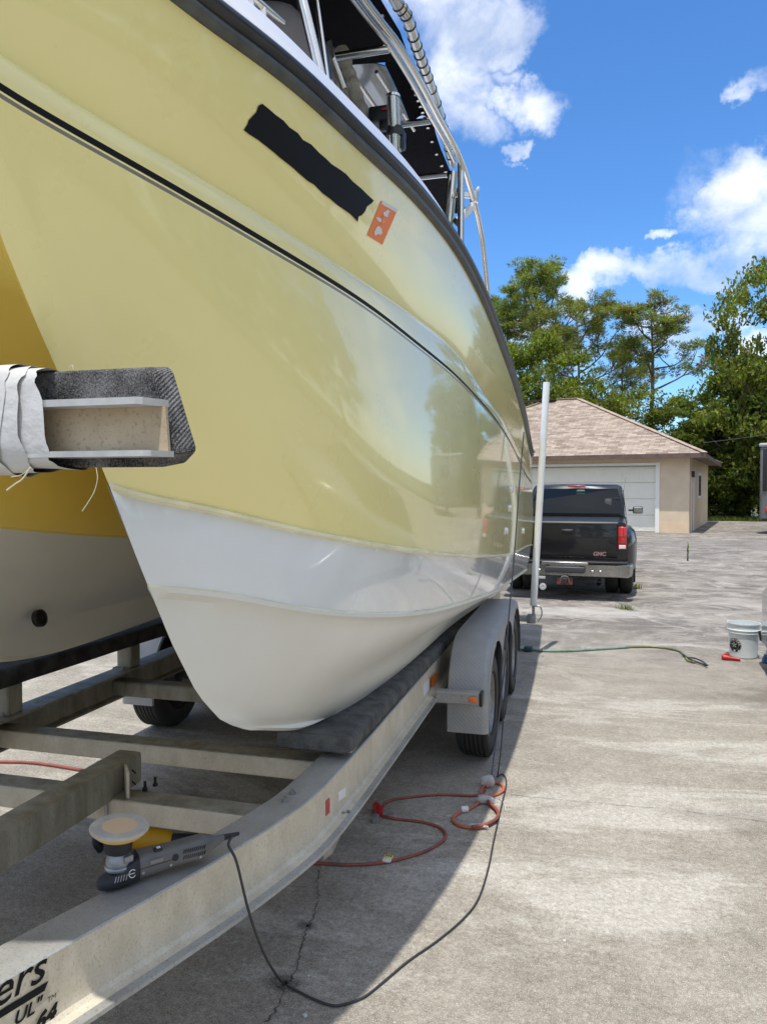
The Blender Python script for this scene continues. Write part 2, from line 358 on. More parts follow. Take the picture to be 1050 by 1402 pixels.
# ---------------------------------------------------------------- ground
def ground_mat():
    m = mat('stained concrete', (.4, .37, .33), .85, spec=.25)
    nt = m.node_tree; N = nt.nodes; L = nt.links; b = N['Principled BSDF']
    tc = N.new('ShaderNodeTexCoord')
    def noise(sc, det, st=(1, 1, 1), rough=.6, rot=0, dist=0):
        mp = N.new('ShaderNodeMapping'); mp.inputs['Scale'].default_value = st; mp.inputs['Rotation'].default_value = (0, 0, rot); L.new(tc.outputs['Object'], mp.inputs[0])
        n = N.new('ShaderNodeTexNoise'); n.inputs['Scale'].default_value = sc; n.inputs['Detail'].default_value = det; n.inputs['Roughness'].default_value = rough; n.inputs['Distortion'].default_value = dist
        L.new(mp.outputs[0], n.inputs[0]); return n.outputs['Fac']
    def rng_(v, a, b_, c=0, d=1):
        r = N.new('ShaderNodeMapRange'); L.new(v, r.inputs[0]); r.inputs[1].default_value = a; r.inputs[2].default_value = b_; r.inputs[3].default_value = c; r.inputs[4].default_value = d; return r.outputs[0]
    def mix(f, a, b_, mode='MIX'):
        x = N.new('ShaderNodeMixRGB'); x.blend_type = mode
        if isinstance(f, (int, float)): x.inputs[0].default_value = f
        else: L.new(f, x.inputs[0])
        for i, v in ((1, a), (2, b_)):
            if isinstance(v, tuple): x.inputs[i].default_value = (*v, 1)
            else: L.new(v, x.inputs[i])
        return x.outputs[0]
    mott = noise(1.7, 12, (1, 1.2, 1), .8)
    c = mix(rng_(mott, .40, .62), (.30, .272, .225), (.445, .41, .35))
    # pale washed bands running across the drive
    band = noise(.6, 9, (.55, 1.6, 1), .68, rad(14), 1.0)
    c = mix(rng_(band, .52, .60, 0, .75), c, (.60, .575, .52))
    med = noise(16, 9, (1, 1, 1), .75)
    c = mix(rng_(med, .40, .62, 0, .6), c, mix(1.0, c, (.70, .67, .62), 'MULTIPLY'))
    gr = noise(42, 6, (1, 1, 1), .7)
    c = mix(rng_(gr, .50, .62, 0, .75), c, mix(1.0, c, (1.28, 1.27, 1.24), 'MULTIPLY'))
    c = mix(rng_(gr, .48, .38, 0, .75), c, mix(1.0, c, (.74, .72, .68), 'MULTIPLY'))
    dark = noise(.9, 10, (.8, 1.3, 1), .75, rad(-12), .8)
    c = mix(rng_(dark, .58, .74, 0, .32), c, (.20, .18, .155))
    # further away the drive is greyer and scrubbed with tyre marks
    sep = N.new('ShaderNodeSeparateXYZ'); L.new(tc.outputs['Object'], sep.inputs[0])
    far = rng_(sep.outputs['Y'], 5.5, 10.5)
    st = noise(1.1, 13, (.7, .9, 1), .78, rad(-25), 1.6)
    st2 = noise(.9, 13, (.7, .8, 1), .78, rad(48), 3.0)
    cf = mix(rng_(st, .44, .57), (.11, .096, .082), (.33, .295, .26))
    cf = mix(rng_(st2, .53, .60, 0, .8), cf, (.46, .43, .39))
    bl = noise(.6, 4)
    fm = N.new('ShaderNodeMath'); fm.operation = 'MULTIPLY'; fm.use_clamp = True; L.new(far, fm.inputs[0]); L.new(rng_(bl, .3, .6, .55, 1.1), fm.inputs[1])
    c = mix(fm.outputs[0], c, cf)
    # oil stain
    def stain(x, y, rx, ry, a, col):
        nonlocal c
        v = N.new('ShaderNodeVectorMath'); v.operation = 'SUBTRACT'; L.new(tc.outputs['Object'], v.inputs[0]); v.inputs[1].default_value = (x, y, 0)
        w = N.new('ShaderNodeVectorMath'); w.operation = 'MULTIPLY'; L.new(v.outputs[0], w.inputs[0]); w.inputs[1].default_value = (1 / rx, 1 / ry, 0)
        l = N.new('ShaderNodeVectorMath'); l.operation = 'LENGTH'; L.new(w.outputs[0], l.inputs[0])
        nn = noise(3.2, 7, (1, 1, 1), .65); ad = N.new('ShaderNodeMath'); ad.operation = 'ADD'; L.new(l.outputs['Value'], ad.inputs[0]); L.new(rng_(nn, .25, .75, -.6, .6), ad.inputs[1])
        c = mix(rng_(ad.outputs[0], 1.1, .5, 0, a), c, col)
    p = at(1095, 960, Z=0); stain(p.x, p.y, .7, .5, .6, (.12, .10, .085))
    p = at(1035, 1125, Z=0); stain(p.x, p.y, .5, .18, .45, (.15, .13, .10))
    p = at(1000, 745, Z=0); stain(p.x, p.y, 5, 2.5, .5, (.16, .15, .14))
    p = at(800, 838, Z=0); stain(p.x, p.y, 1.6, .5, .55, (.55, .53, .49))
    p = at(392, 1345, Z=0); stain(p.x, p.y, .08, .06, .8, (.05, .045, .035))
    p = at(420, 1268, Z=0); stain(p.x, p.y, .05, .035, .7, (.06, .05, .04))
    # grit
    g = noise(70, 6, (1, 1, 1), .75); g2 = noise(230, 2)
    c = mix(rng_(g, .38, .60, 0, .7), c, mix(1.0, c, (.62, .60, .57), 'MULTIPLY'))
    c = mix(rng_(g2, .56, .68, 0, .8), c, (.68, .65, .59))
    c = mix(rng_(g2, .42, .30, 0, .7), c, (.14, .12, .10))
    L.new(c, b.inputs['Base Color'])
    bp = N.new('ShaderNodeBump'); bp.inputs['Strength'].default_value = .6; bp.inputs['Distance'].default_value = .008; L.new(g, bp.inputs['Height'])
    bp2 = N.new('ShaderNodeBump'); bp2.inputs['Strength'].default_value = .4; bp2.inputs['Distance'].default_value = .02; L.new(mott, bp2.inputs['Height']); L.new(bp.outputs[0], bp2.inputs['Normal'])
    L.new(bp2.outputs[0], b.inputs['Normal'])
    return m
M['concrete'] = ground_mat()
M['grass_ground'] = mat('rough lawn', (.045, .07, .018), .9, noise=(.9, .3, (.12, .10, .04)), bump=(20, .5, .05))
M['crack'] = mat('dirt in crack', (.07, .062, .05), .95)
b_ = MB(); n = 40
b_.add([(-400, -400, -.03), (400, -400, -.03), (400, 500, -.03), (-400, 500, -.03)], [(0, 1, 2, 3)])
structure(b_.build('lawn', 'grass_ground', smooth=False))
b_ = MB()
pts = [(-26, -22), (24, -22), (26, 30), (20.5, 44.5), (13.5, 46.0), (4, 46.5), (-26, 44)]
b_.add([(x, y, 0) for x, y in pts] + [(x, y, -.08) for x, y in pts], [tuple(range(7))] + [((i + 1) % 7, i, 7 + i, 7 + (i + 1) % 7) for i in range(7)])
structure(b_.build('driveway', 'concrete', smooth=False))
def crackline(pix, w=.0042, name='pavement_crack', seed=1):
    r = random.Random(seed); P = []
    for (a, b) in zip(pix[:-1], pix[1:]):
        k = 7
        for i in range(k):
            t = i / k; P.append(at(a[0] + (b[0] - a[0]) * t, a[1] + (b[1] - a[1]) * t, Z=.003) + Vector((r.uniform(-.008, .008), r.uniform(-.008, .008), 0)))
    Lf = []; Rt = []
    for i in range(len(P)):
        t = (P[min(i + 1, len(P) - 1)] - P[max(i - 1, 0)]).normalized(); s = Vector((t.y, -t.x, 0)) * w * r.uniform(.15, .8)
        Lf.append(P[i] - s); Rt.append(P[i] + s)
    mb = MB(); mb.grid([Lf, Rt]); structure(mb.build(name, 'crack', smooth=False))
crackline([(437, 1192), (434, 1215), (438, 1232), (425, 1262), (419, 1275), (411, 1302), (404, 1330), (392, 1348), (380, 1380), (364, 1400)])
crackline([(700, 1088), (800, 1098), (900, 1106), (1000, 1118), (1060, 1128)], .002, seed=3)

# ---------------------------------------------------------------- boat
XC = -1.83; XK = -1.12           # centre line of the boat, plane of the near stem
def mono(P, ys):
    P = sorted(P, key=lambda p: p[1]); Y = [p[1] for p in P]
    X = [p[0] for p in P]; Z = [p[2] for p in P]
    def pch(Y, V, q):
        n = len(Y); h = [Y[i + 1] - Y[i] for i in range(n - 1)]; d = [(V[i + 1] - V[i]) / h[i] for i in range(n - 1)]
        m = [d[0]] + [0 if d[i - 1] * d[i] <= 0 else 2 * d[i - 1] * d[i] / (d[i - 1] + d[i]) for i in range(1, n - 1)] + [d[-1]]
        out = []
        for y in q:
            i = min(max(int(np.searchsorted(Y, y)) - 1, 0), n - 2); t = (y - Y[i]) / h[i]
            if t > 1.0 or t < 0: t = min(max(t, 0), 1)
            out.append(V[i] * (2 * t ** 3 - 3 * t * t + 1) + h[i] * m[i] * (t ** 3 - 2 * t * t + t) + V[i + 1] * (-2 * t ** 3 + 3 * t * t) + h[i] * m[i + 1] * (t ** 3 - t * t))
        return out
    return list(zip(pch(Y, X, ys), ys, pch(Y, Z, ys)))
NU = 90; YS = 9.15
uu = [(i / NU) for i in range(NU + 1)]; gg = [u ** 1.7 for u in uu]
def row(pix, plan, head, tail):
    P = [tuple(onplan(x, y, plan)) for x, y in pix]
    P = [p for p in P if p[1] > head[-1][1] + .02 and p[1] < tail[0][1] - .1]
    Q = []
    for p in P:
        if not Q or p[1] > Q[-1][1] + .05: Q.append(p)
    P = list(head) + Q + list(tail)
    y0, y1 = P[0][1], P[-1][1]
    R = np.array(mono(P, [y0 + (y1 - y0) * g for g in gg]))
    for _ in range(14):
        R[1:-1, 0] = R[1:-1, 0] * .5 + (R[:-2, 0] + R[2:, 0]) * .25; R[1:-1, 2] = R[1:-1, 2] * .5 + (R[:-2, 2] + R[2:, 2]) * .25
    return R
planG = [(.7, -1.83), (.85, -1.35), (1.1, -1.07), (1.35, -.92), (1.6, -.83), (2, -.735), (2.5, -.66), (3.1, -.60), (4, -.55), (5.3, -.525), (7, -.54), (9.5, -.60)]
planP = [(.9, -1.3), (1.08, -1.12), (1.25, -1.04), (1.5, -.94), (1.76, -.86), (2.26, -.76), (2.95, -.68), (4.1, -.605), (6, -.59), (9.5, -.62)]
planC = [(1.2, -1.4), (1.66, -1.13), (1.79, -1.08), (1.94, -1.01), (2.1, -.92), (2.35, -.83), (2.65, -.73), (3.35, -.64), (4.5, -.605), (7, -.59), (9.5, -.60)]
planS = [(1.5, -1.3), (1.87, -1.09), (2.04, -.99), (2.25, -.90), (2.45, -.84), (2.75, -.78), (3.25, -.72), (3.9, -.69), (4.8, -.665), (6, -.655), (9.5, -.66)]
planN = [(2.0, -1.2), (2.4, -1.08), (2.7, -1.0), (2.95, -.96), (3.4, -.905), (4.1, -.86), (5.1, -.81), (7, -.78), (9.5, -.78)]
planB = [(2.3, -1.2), (2.7, -1.12), (2.95, -1.06), (3.4, -1.0), (4.1, -.95), (5.2, -.90), (6.2, -.87), (7.7, -.83), (9.5, -.83)]
G0 = [(231, 5), (295, 50), (352, 86), (402, 124), (450, 167), (486, 205), (529, 240), (583, 295), (621, 343), (650, 395), (671, 440), (681, 471), (690, 492), (702, 527), (716, 576), (727, 628)]
Kc = [(0, 75), (50, 112), (120, 155), (200, 202), (295, 257), (348, 290), (450, 355), (545, 419), (593, 452), (636, 493), (655, 527), (683, 567), (708, 605), (722, 640)]
Pc = [(0, 118), (100, 175), (200, 232), (257, 264), (314, 298), (350, 320), (450, 380), (510, 419), (569, 467), (612, 501), (645, 534), (674, 567), (699, 605), (717, 645)]
Cc = [(198, 672), (286, 691), (350, 708), (433, 727), (517, 743), (600, 755), (664, 759), (700, 757), (709, 753), (722, 746)]
Sc = [(225, 790), (324, 811), (400, 828), (433, 833), (500, 838), (563, 837), (610, 829), (650, 817), (683, 805)]
Nc = [(400, 978), (450, 950), (517, 910), (583, 867), (633, 835)]
Bc = [(400, 996), (417, 993), (483, 967), (550, 917), (617, 857), (650, 833), (683, 810)]
T = (XK, 1.08, 2.56)
rG = row(G0, planG, [(-1.12, 1.03, 2.88), (-.965, 1.25, 2.86)], [(-.60, YS, 2.17)])
rK = row(Kc, planP, [(T[0], T[1] - .01, T[2] + .05)], [(-.61, YS, 1.93)])
rP = row(Pc, planP, [T], [(-.61, YS, 1.86)])
rC = row(Cc, planC, [(XK, 1.665, 1.775)], [(-.60, YS, 1.10)])
rS = row(Sc, planS, [(XK, 1.80, 1.50)], [(-.66, 7.2, .90), (-.66, YS, .80)])
rN = row(Nc, planN, [(XK - .0, 2.16, 1.06)], [(-.78, 7, .88), (-.78, YS, .78)])
rB = row(Bc, planB, [(XK - .0, 2.36, .93), (XK + .02, 2.55, .865)], [(-.83, YS, .72)])
rKe = rB.copy(); rKe[:, 0] = np.array([np.interp(y, [2.3, 3, 4.5, 9.2], [XK, -1.08, -1.02, -.98]) for y in rB[:, 1]]); rKe[:, 2] -= .012
def shift(R, dx=0, dz=0): Q = R.copy(); Q[:, 0] += dx; Q[:, 2] += dz; return Q
stem_in = np.minimum(1, (np.arange(NU + 1) / 4.0))      # offsets fade in from the stem so the leading edge stays knife-like
def sh(R, dx=0, dz=0):
    Q = R.copy(); Q[:, 0] += dx * stem_in; Q[:, 2] += dz; return Q
def between(A, B, n, bulge=0.0):
    out = []
    for i in range(1, n):
        t = i / n; Q = A * (1 - t) + B * t; Q[:, 0] += bulge * math.sin(math.pi * t) * stem_in; out.append(Q)
    return out
# height of stripe bands scaled a little along the boat
rows = []; mats_ = []
def push(R, m=None): rows.append(R); (mats_.append(m) if m is not None else None)
Kt = sh(rK, -.028, .024); Kb = sh(rK, .004, -.018)
push(rG)
for q in between(rG, Kt, 6, .012): push(q, 0)
push(Kt, 0)
for q in between(Kt, Kb, 4, .0075): push(q, 0)
push(Kb, 0)
P0 = sh(rP, .001, .002); P1 = sh(rP, .001, -.013); P2 = sh(rP, 0, -.017); P3 = sh(rP, 0, -.026)
push(P0, 0); push(P1, 1); push(P2, 0); push(P3, 2)
for q in between(P3, rC, 10, .02): push(q, 0)
push(rC, 0)
L1 = sh(rC, .010, -.004); L2 = sh(rC, .009, -.014); L3 = sh(rC, -.012, -.020)
push(L1, 3); push(L2, 3); push(L3, 3)
for q in between(L3, rS, 6, .006): push(q, 4)
push(rS, 4)
S1 = sh(rS, .009, -.006); S2 = sh(rS, .008, -.020); S3 = sh(rS, -.014, -.038)
push(S1, 3); push(S2, 5); push(S3, 5)
for q in between(S3, rN, 8, .022): push(q, 5)
push(rN, 5)
for q in between(rN, rB, 3, .004): push(q, 5)
push(rB, 5)
push(rKe, 5)
HM = ['yellow', 'stripe_black', 'yellow', 'lip', 'gel_white', 'gel_bottom', 'stripe_grey']
mats_ = [6 if m == 2 else m for m in mats_]
nrow = len(rows)
iP3 = [i for i in range(nrow) if rows[i] is P3][0]
stem = [tuple(at(x, y, X=XK)) for x, y in [(0, 320), (37, 410), (75, 500), (110, 570), (145, 652), (190, 770), (235, 880), (270, 950), (300, 984), (325, 997), (345, 1000)]]
stem = [(XK, 1.08, 2.56)] + stem
sz = [p[2] for p in stem][::-1]; sy = [p[1] for p in stem][::-1]
for i in range(iP3, nrow):
    R = rows[i]
    if R[0, 2] > sz[0]:
        for _ in range(1):
            dy = float(np.interp(R[0, 2], sz, sy)) - R[0, 1]
            for k in range(16): R[k, 1] += dy * (1 - k / 16) ** 2
iP0 = [i for i in range(nrow) if rows[i] is P0][0]
def hull_side(side, which, name, mlist, parent):
    """side 0 near (port), 1 far; which: material indices kept"""
    mb = MB(); used = {}
    def vid(i, j):
        if (i, j) not in used:
            x, y, z = rows[i][j]
            if side: x = 2 * XC - x; z = z + .18 * max(0, min(1, (1.75 - z) / .85))
            used[(i, j)] = len(mb.v); mb.v.append((x, y, z))
        return used[(i, j)]
    for i in range(nrow - 1):
        if mats_[i] not in which: continue
        for j in range(NU):
            f = (vid(i, j), vid(i, j + 1), vid(i + 1, j + 1), vid(i + 1, j))
            mb.f.append(f if side else f[::-1]); mb.m.append(which.index(mats_[i]))
    return mb.build(name, mlist, parent, angle=28)
boat = thing('motor_boat', (XC, 5.0, .75), 'yellow and white twin hulled motor boat with black rub rail sitting on the aluminium trailer', 'boat')
for s in (0, 1):
    hull_side(s, [0], 'topsides', ['yellow'], boat)
    hull_side(s, [1], 'pinstripe', ['stripe_black'], boat)
    hull_side(s, [6], 'pinstripe', ['stripe_grey'], boat)
    hull_side(s, [3], 'spray_rail', ['lip'], boat)
    hull_side(s, [4, 5], 'lower_hull', ['gel_white', 'gel_bottom'], boat)
# inner faces of both hulls and the tunnel roof
def inner(R, x1, ymax=1.3, dz=0):
    Q = R.copy(); y0 = R[0, 1]
    for j in range(NU + 1):
        t = min(1, (R[j, 1] - y0) / ymax); t = t * (2 - t); Q[j, 0] = XK + (x1 - XK) * t
        Q[j, 2] = R[j, 2] + dz * t
    return Q
tun = np.array([(XK + (-1.50 - XK) * min(1, ((y - 1.08) / 1.3)) ** .5, y, float(np.interp(y, [1.08, 1.6, 2.5, 4, YS], [2.56, 2.26, 1.98, 1.85, 1.75]))) for y in [1.08 + (YS - 1.08) * g for g in gg]])
iC = inner(rC, -1.46, 1.2, -.02); iS = inner(rS, -1.33, 1.2, -.0); iN = inner(rN, -1.12, .8, 0); iB = inner(rB, -1.06, .8, 0)
for s in (0, 1):
    mb = MB()
    rr = [tun] + between(tun, iC, 6) + [iC, sh(iC, .012, -.012)] + between(sh(iC, .012, -.012), iS, 3) + [iS, sh(iS, .012, -.01)] + between(sh(iS, .012, -.01), iN, 5, -.02) + [iN] + between(iN, iB, 2) + [iB, rKe]
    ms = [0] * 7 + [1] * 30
    def conv(R):
        return [((2 * XC - x) if s else x, y, z + (.18 * max(0, min(1, (1.75 - z) / .85)) if s else 0)) for x, y, z in R]
    q = [conv(R) for R in rr]
    for i in range(len(q) - 1):
        bq = mb.grid([q[i], q[i + 1]] if not s else [q[i + 1], q[i]], m=ms[i])
    mb.build('tunnel_side', ['bounce_yellow', 'gel_bottom'], boat, merge=True, angle=28)
mb = MB(); cols = []
for j in range(NU + 1):
    x, y, z = tun[j]; w = XC - x; k = 9
    cols.append([(XC + (-w) * math.cos(math.pi * i / (2 * k)) if False else x + (2 * w) * i / (2 * k), y, z + .10 * math.sin(math.pi * i / (2 * k))) for i in range(2 * k + 1)])
mb.grid(cols); mb.build('tunnel_roof', 'bounce_yellow', boat, angle=40)
# bow: carries the topsides across the front
mb = MB(); nf = 14
def bowrow(p0, yc, zc):
    out = []
    for i in range(2 * nf + 1):
        a = math.pi * i / (2 * nf); w = XC - p0[0]
        x = XC - w * math.cos(a) ; s_ = abs(math.sin(a)) ** .8
        out.append((x, p0[1] + (yc - p0[1]) * s_, p0[2] + (zc - p0[2]) * s_))
    return out
top = bowrow(rG[0], .80, 2.91)
sel = [i for i in range(iP3 + 1)]
br = []
for i in sel:
    t = (rG[0][2] - rows[i][0][2]) / (rG[0][2] - rows[iP3][0][2])
    br.append(bowrow(rows[i][0], .82 + .12 * t, 3.01 - .36 * t))
low = []
for j in range(len(br[-1])):
    a = math.pi * j / (2 * nf); x = br[-1][j][0]; w2 = (x - tun[0][0]) / (2 * (XC - tun[0][0]))
    low.append((tun[0][0] + 2 * (XC - tun[0][0]) * w2, tun[0][1], tun[0][2] + .10 * math.sin(math.pi * w2)))
for i in range(len(br) - 1): mb.grid([br[i], br[i + 1]], m={0: 0, 1: 1, 2: 0, 6: 2}[mats_[i]])
mb.grid([br[-1], low])
mb.build('bow_panel', ['yellow', 'stripe_black', 'stripe_grey'], boat, angle=40)
# transom
mb = MB()
sec = [rows[i][-1] for i in range(nrow)]; sec2 = [q[-1] for q in rr[::-1]] 
for s in (0, 1):
    fx = (lambda p: ((2 * XC - p[0]) if s else p[0], p[1], p[2] + (.18 * max(0, min(1, (1.75 - p[2]) / .85)) if s else 0)))
    A = [fx(rows[i][-1]) for i in range(nrow)]; B = [fx(r_[-1]) for r_ in rr[::-1]]
    poly = A + B + [(XC, YS, 1.85), (XC, YS, 2.2)]
    mb.add(poly, [tuple(range(len(poly)))])
mb.build('transom', 'yellow', boat, smooth=False)
# rub rail, white deck edge and deck
G1 = [(330, 29), (391, 68), (442, 108), (480, 147), (520, 189), (560, 230), (593, 268), (633, 327), (657, 371), (679, 419), (698, 481), (712, 532), (719, 565), (731, 618)]
def railsec(j, full=True):
    x, y, z = rG[j]; h = .078 * (1 if y < 6 else 1 - .03 * (y - 6))
    return [(x - .012, y, z), (x + .016, y, z + .004), (x + .024, y, z + .016), (x + .022, y, z + .027), (x + .008, y, z + .032), (x + .010, y, z + .036), (x + .030, y, z + .042), (x + .036, y, z + .056), (x + .026, y, z + .070), (x, y, z + h), (x - .02, y, z + h)]
xr = [railsec(j) for j in range(NU + 1)]
def off2(P, d):
    """rail profile pushed out from the bow row"""
    out = []
    for i, p in enumerate(P):
        a = P[max(i - 1, 0)]; c = P[min(i + 1, len(P) - 1)]; t = Vector((c[0] - a[0], c[1] - a[1], 0)).normalized(); nn = Vector((-t.y, t.x, 0)) * -1
        out.append((p[0] - nn.x * d, p[1] - nn.y * d, p[2]))
    return out
for s in (0, 1):
    lowm, upm = MB(), MB()
    prof = [[xr[j][k] for j in range(NU + 1)] for k in range(11)]
    if s: prof = [[(2 * XC - p[0], p[1], p[2]) for p in r_] for r_ in prof]
    lowm.grid(prof[:5][::-1] if not s else prof[:5]); upm.grid(prof[4:][::-1] if not s else prof[4:])
    o = lowm.build('rub_rail', 'rub2', boat, angle=60); o = upm.build('rub_rail', 'rub', boat, angle=60)
mb = MB()
tp = bowrow(rG[0], .80, 2.91)
mb.tube([(p[0], p[1] - .005, p[2] + .04) for p in tp], .042, 10); mb.build('rub_rail', 'rub', boat)
mb = MB()
for s in (0, 1):
    r1, r2, r3, r4, r5 = [], [], [], [], []
    for j in range(NU + 1):
        x, y, z = xr[j][10]; hh = .10
        for r_, q in zip((r1, r2, r3, r4, r5), ((x + .016, y, z - .004), (x + .004, y, z + hh * .5), (x - .022, y, z + hh), (x - .11, y, z + hh + .004), (x - .13, y, z + hh - .3))):
            r_.append(((2 * XC - q[0]) if s else q[0], q[1], q[2]))
    mb.grid([r1, r2, r3, r4, r5] if s else [r5, r4, r3, r2, r1])
tb = [(p[0], p[1] + .01, p[2] + .075) for p in tp]; tb2 = [(p[0], p[1] + .015, p[2] + .13) for p in tp]; tb3 = [(XC + (p[0] - XC) * .9, 1.6, p[2] + .135) for p in tp]
mb.grid([tb3, tb2, tb]); mb.build('deck_edge', 'deck_white', boat, angle=50)
mb = MB()
mb.grid([[(rG[j][0] - .13, rG[j][1], 2.35 if rG[j][1] > 2.6 else rG[j][2] - .05) for j in range(NU + 1)], [(2 * XC - rG[j][0] + .13, rG[j][1], 2.35 if rG[j][1] > 2.6 else rG[j][2] - .05) for j in range(NU + 1)]])
mb.build('deck', 'deck_white', boat, smooth=False)
# a BVH of the near side, used to lay stickers and fittings on the curved skin
allv = [tuple(p) for R in rows for p in R]; nc = NU + 1
HB = BVHTree.FromPolygons(allv, [(i * nc + j, i * nc + j + 1, (i + 1) * nc + j + 1, (i + 1) * nc + j) for i in range(nrow - 1) for j in range(NU)])
def skin(x, y, lift=.0015):
    d = ray(x, y).normalized(); loc, nr, idx, dist = HB.ray_cast(CAM, d)
    if loc is None: return None
    if nr.dot(d) > 0: nr = -nr
    return loc + nr * lift
def decal(quad, n, m, name, material, lift=.0015, parent=boat, jag=0, seed=0):
    """sheet of film over a four-cornered patch of the skin"""
    r = random.Random(seed); rowsd = []
    for i in range(m + 1):
        v = i / m; a = Vector(quad[0]).lerp(Vector(quad[3]), v); b = Vector(quad[1]).lerp(Vector(quad[2]), v); rw = []
        for j in range(n + 1):
            p = a.lerp(b, j / n)
            if jag and (i in (0, m) or j in (0, n)): p = p + Vector((r.uniform(-jag, jag), r.uniform(-jag, jag)))
            rw.append(skin(p.x, p.y, lift))
        rowsd.append(rw)
    mb = MB(); mb.grid(rowsd[::-1]); return mb.build(name, material, parent)
decal([(357, 141), (512, 273), (488, 302), (333, 176)], 16, 6, 'stand_in_strip', 'stripe_black', .0022, jag=2.2)  # invented dark strip where the unreadable registration number would sit
decal([(521, 275), (543, 289), (523, 335), (502, 322)], 3, 5, 'sticker', 'orange_vinyl', .0015)
decal([(524, 275), (544, 287), (542, 291), (521, 279)], 3, 1, 'sticker', 'white_vinyl', .0025)
def blot(cx, cy, rx, ry, rot, seed, mt='white_vinyl', lift=.0028):
    r = random.Random(seed); c = skin(cx, cy, lift); P = [c]
    for k in range(14):
        a = 2 * math.pi * k / 14; q = r.uniform(.6, 1.1); u, v = rx * q * math.cos(a), ry * q * math.sin(a)
        P.append(skin(cx + u * math.cos(rot) - v * math.sin(rot), cy + u * math.sin(rot) + v * math.cos(rot), lift))
    mb = MB(); mb.add(P, [(0, 1 + (k + 1) % 14, 1 + k) for k in range(14)]); return mb.build('sticker_print', mt, boat, smooth=False)
blot(528, 292, 4.5, 6, .5, 1); blot(517, 316, 5.5, 8, .4, 2); blot(520, 301, 3, 9, -1.0, 4); blot(523, 301, 2, 6, .3, 5, 'orange_vinyl', .0036)
# hull side drains near the stern
M['dark_hole'] = mat('dark fitting bore', (.01, .01, .01), .6)
for (x, y) in ((700, 670), (698, 696), (693, 727), (716, 727)):
    p = skin(x, y, .004)
    if p is None: continue
    R = Matrix.Rotation(rad(90), 3, 'Y'); mb = MB()
    mb.lathe([(.012, .004), (.015, .010), (.026, .011), (.030, .004), (.030, -.01)], p, 16, R, closed=False); f = mb.build('drain_fitting', 'steel', boat)
    mb = MB(); mb.lathe([(.013, .005), (0.0001, .005)], p, 12, R); mb.build('drain_bore', 'dark_hole', f)
# bilge drain on the inner face of the far hull
p = at(57, 846, X=2 * XC + 1.245)
Rr = Matrix.Rotation(rad(90 - 12), 3, 'Y')
mb = MB(); mb.lathe([(.040, -.02), (.041, .001), (.037, .004), (.030, .004), (.027, .0)], p, 24, Rr, closed=False); f = mb.build('drain_fitting', 'black_plastic', boat)
mb = MB(); mb.lathe([(.029, .002), (.0001, .002)], p, 16, Rr); mb.lathe([(.016, .003), (.012, .005), (.0001, .005)], p, 12, Rr); mb.build('drain_bore', 'dark_hole', f)
# ---------------------------------------------------------------- trailer
trailer = thing('boat_trailer', (XC, 4.0, .5), 'aluminium boat trailer with three axles and carpeted bunks carrying the yellow boat', 'boat trailer')
railpath = [(-1.98, -.9), (-1.83, -.6), (-1.60, .14), (-1.42, .72), (-1.31, 1.07), (-1.195, 1.44), (-1.095, 1.735), (-1.02, 1.968), (-.95, 2.24), (-.915, 2.45), (-.903, 2.75), (-.90, 3.2), (-.90, 4.5), (-.90, 6.5), (-.90, 8.4)]
rp = spl([(x, y, 0) for x, y in railpath[2:]], 6)
prof_t = [(-.13, .652), (-.13, .665), (-.004, .666), (0, .662)]
prof_w = [(0, .662), (0, .60), (0, .53), (.004, .514), (.014, .505), (.036, .501)]
prof_b = [(.036, .501), (.060, .498), (.062, .488), (-.06, .488), (-.06, .499), (-.022, .508), (-.012, .54), (-.012, .652), (-.13, .652)]
for s in (0, 1):
    mb = MB()
    for pr, mi in ((prof_t, 0), (prof_w, 1), (prof_b, 0)):
        rws = []
        for (o, z) in pr:
            rw = []
            for i, p in enumerate(rp):
                t = (rp[min(i + 1, len(rp) - 1)] - rp[max(i - 1, 0)]).normalized(); nn = Vector((t.y, -t.x, 0))
                q = p + nn * o; rw.append(((2 * XC - q.x) if s else q.x, q.y, z))
            rws.append(rw)
        mb.grid(rws if s else rws[::-1], mi)
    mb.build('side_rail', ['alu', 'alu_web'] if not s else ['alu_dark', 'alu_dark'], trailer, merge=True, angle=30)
# lettering and reflectors on the near rail
def onrail(x, y): return onplan(x, y, sorted([(yy, xx) for xx, yy in railpath]))
ra = Vector((-1.31, 1.07, 0)); rb_ = Vector((-1.195, 1.44, 0)); ex = (rb_ - ra).normalized(); ez = Vector((0, 0, 1)); nrm = Vector((ex.y, -ex.x, 0))
e1 = onrail(61, 1344)
mb = MB()
def webpt(dy, z): p = rb_ + ex * dy; return Vector((p.x, p.y, z)) + nrm * .0015
zs = onrail(45, 1350).z; print('RAILTXT', zs, e1, onrail(57, 1321), onrail(21, 1363), onrail(64, 1344), onrail(60, 1356), onrail(41, 1385), onrail(53, 1400))
end = (Vector((e1.x, e1.y, 0)) - rb_).dot(ex)
zb0 = onrail(42, 1351).z; zb1 = onrail(64, 1344).z; zb2 = onrail(60, 1357).z
text_into(mb, 'ers', .102, webpt(end, zb0), ex, ez, shear=.3, offset=.0008, align='RIGHT')
mb.add([webpt(end + .01, zb1), webpt(end + .0, zb2), webpt(end - .45, zb2), webpt(end - .45, zb1)], [(0, 3, 2, 1)])
text_into(mb, 'UL"', .042, webpt(end - .012, zb2 - .036), ex, ez, shear=.3, offset=.001, align='RIGHT')
text_into(mb, 'TM', .017, webpt(end + .028, zb2 - .032), ex, ez, shear=.2, align='RIGHT')
text_into(mb, '64', .05, webpt(end + .022, zb2 - .078), ex, ez, shear=.3, offset=.003, align='RIGHT', depth=.004)
mb.build('lettering', 'stripe_black', trailer, smooth=False)
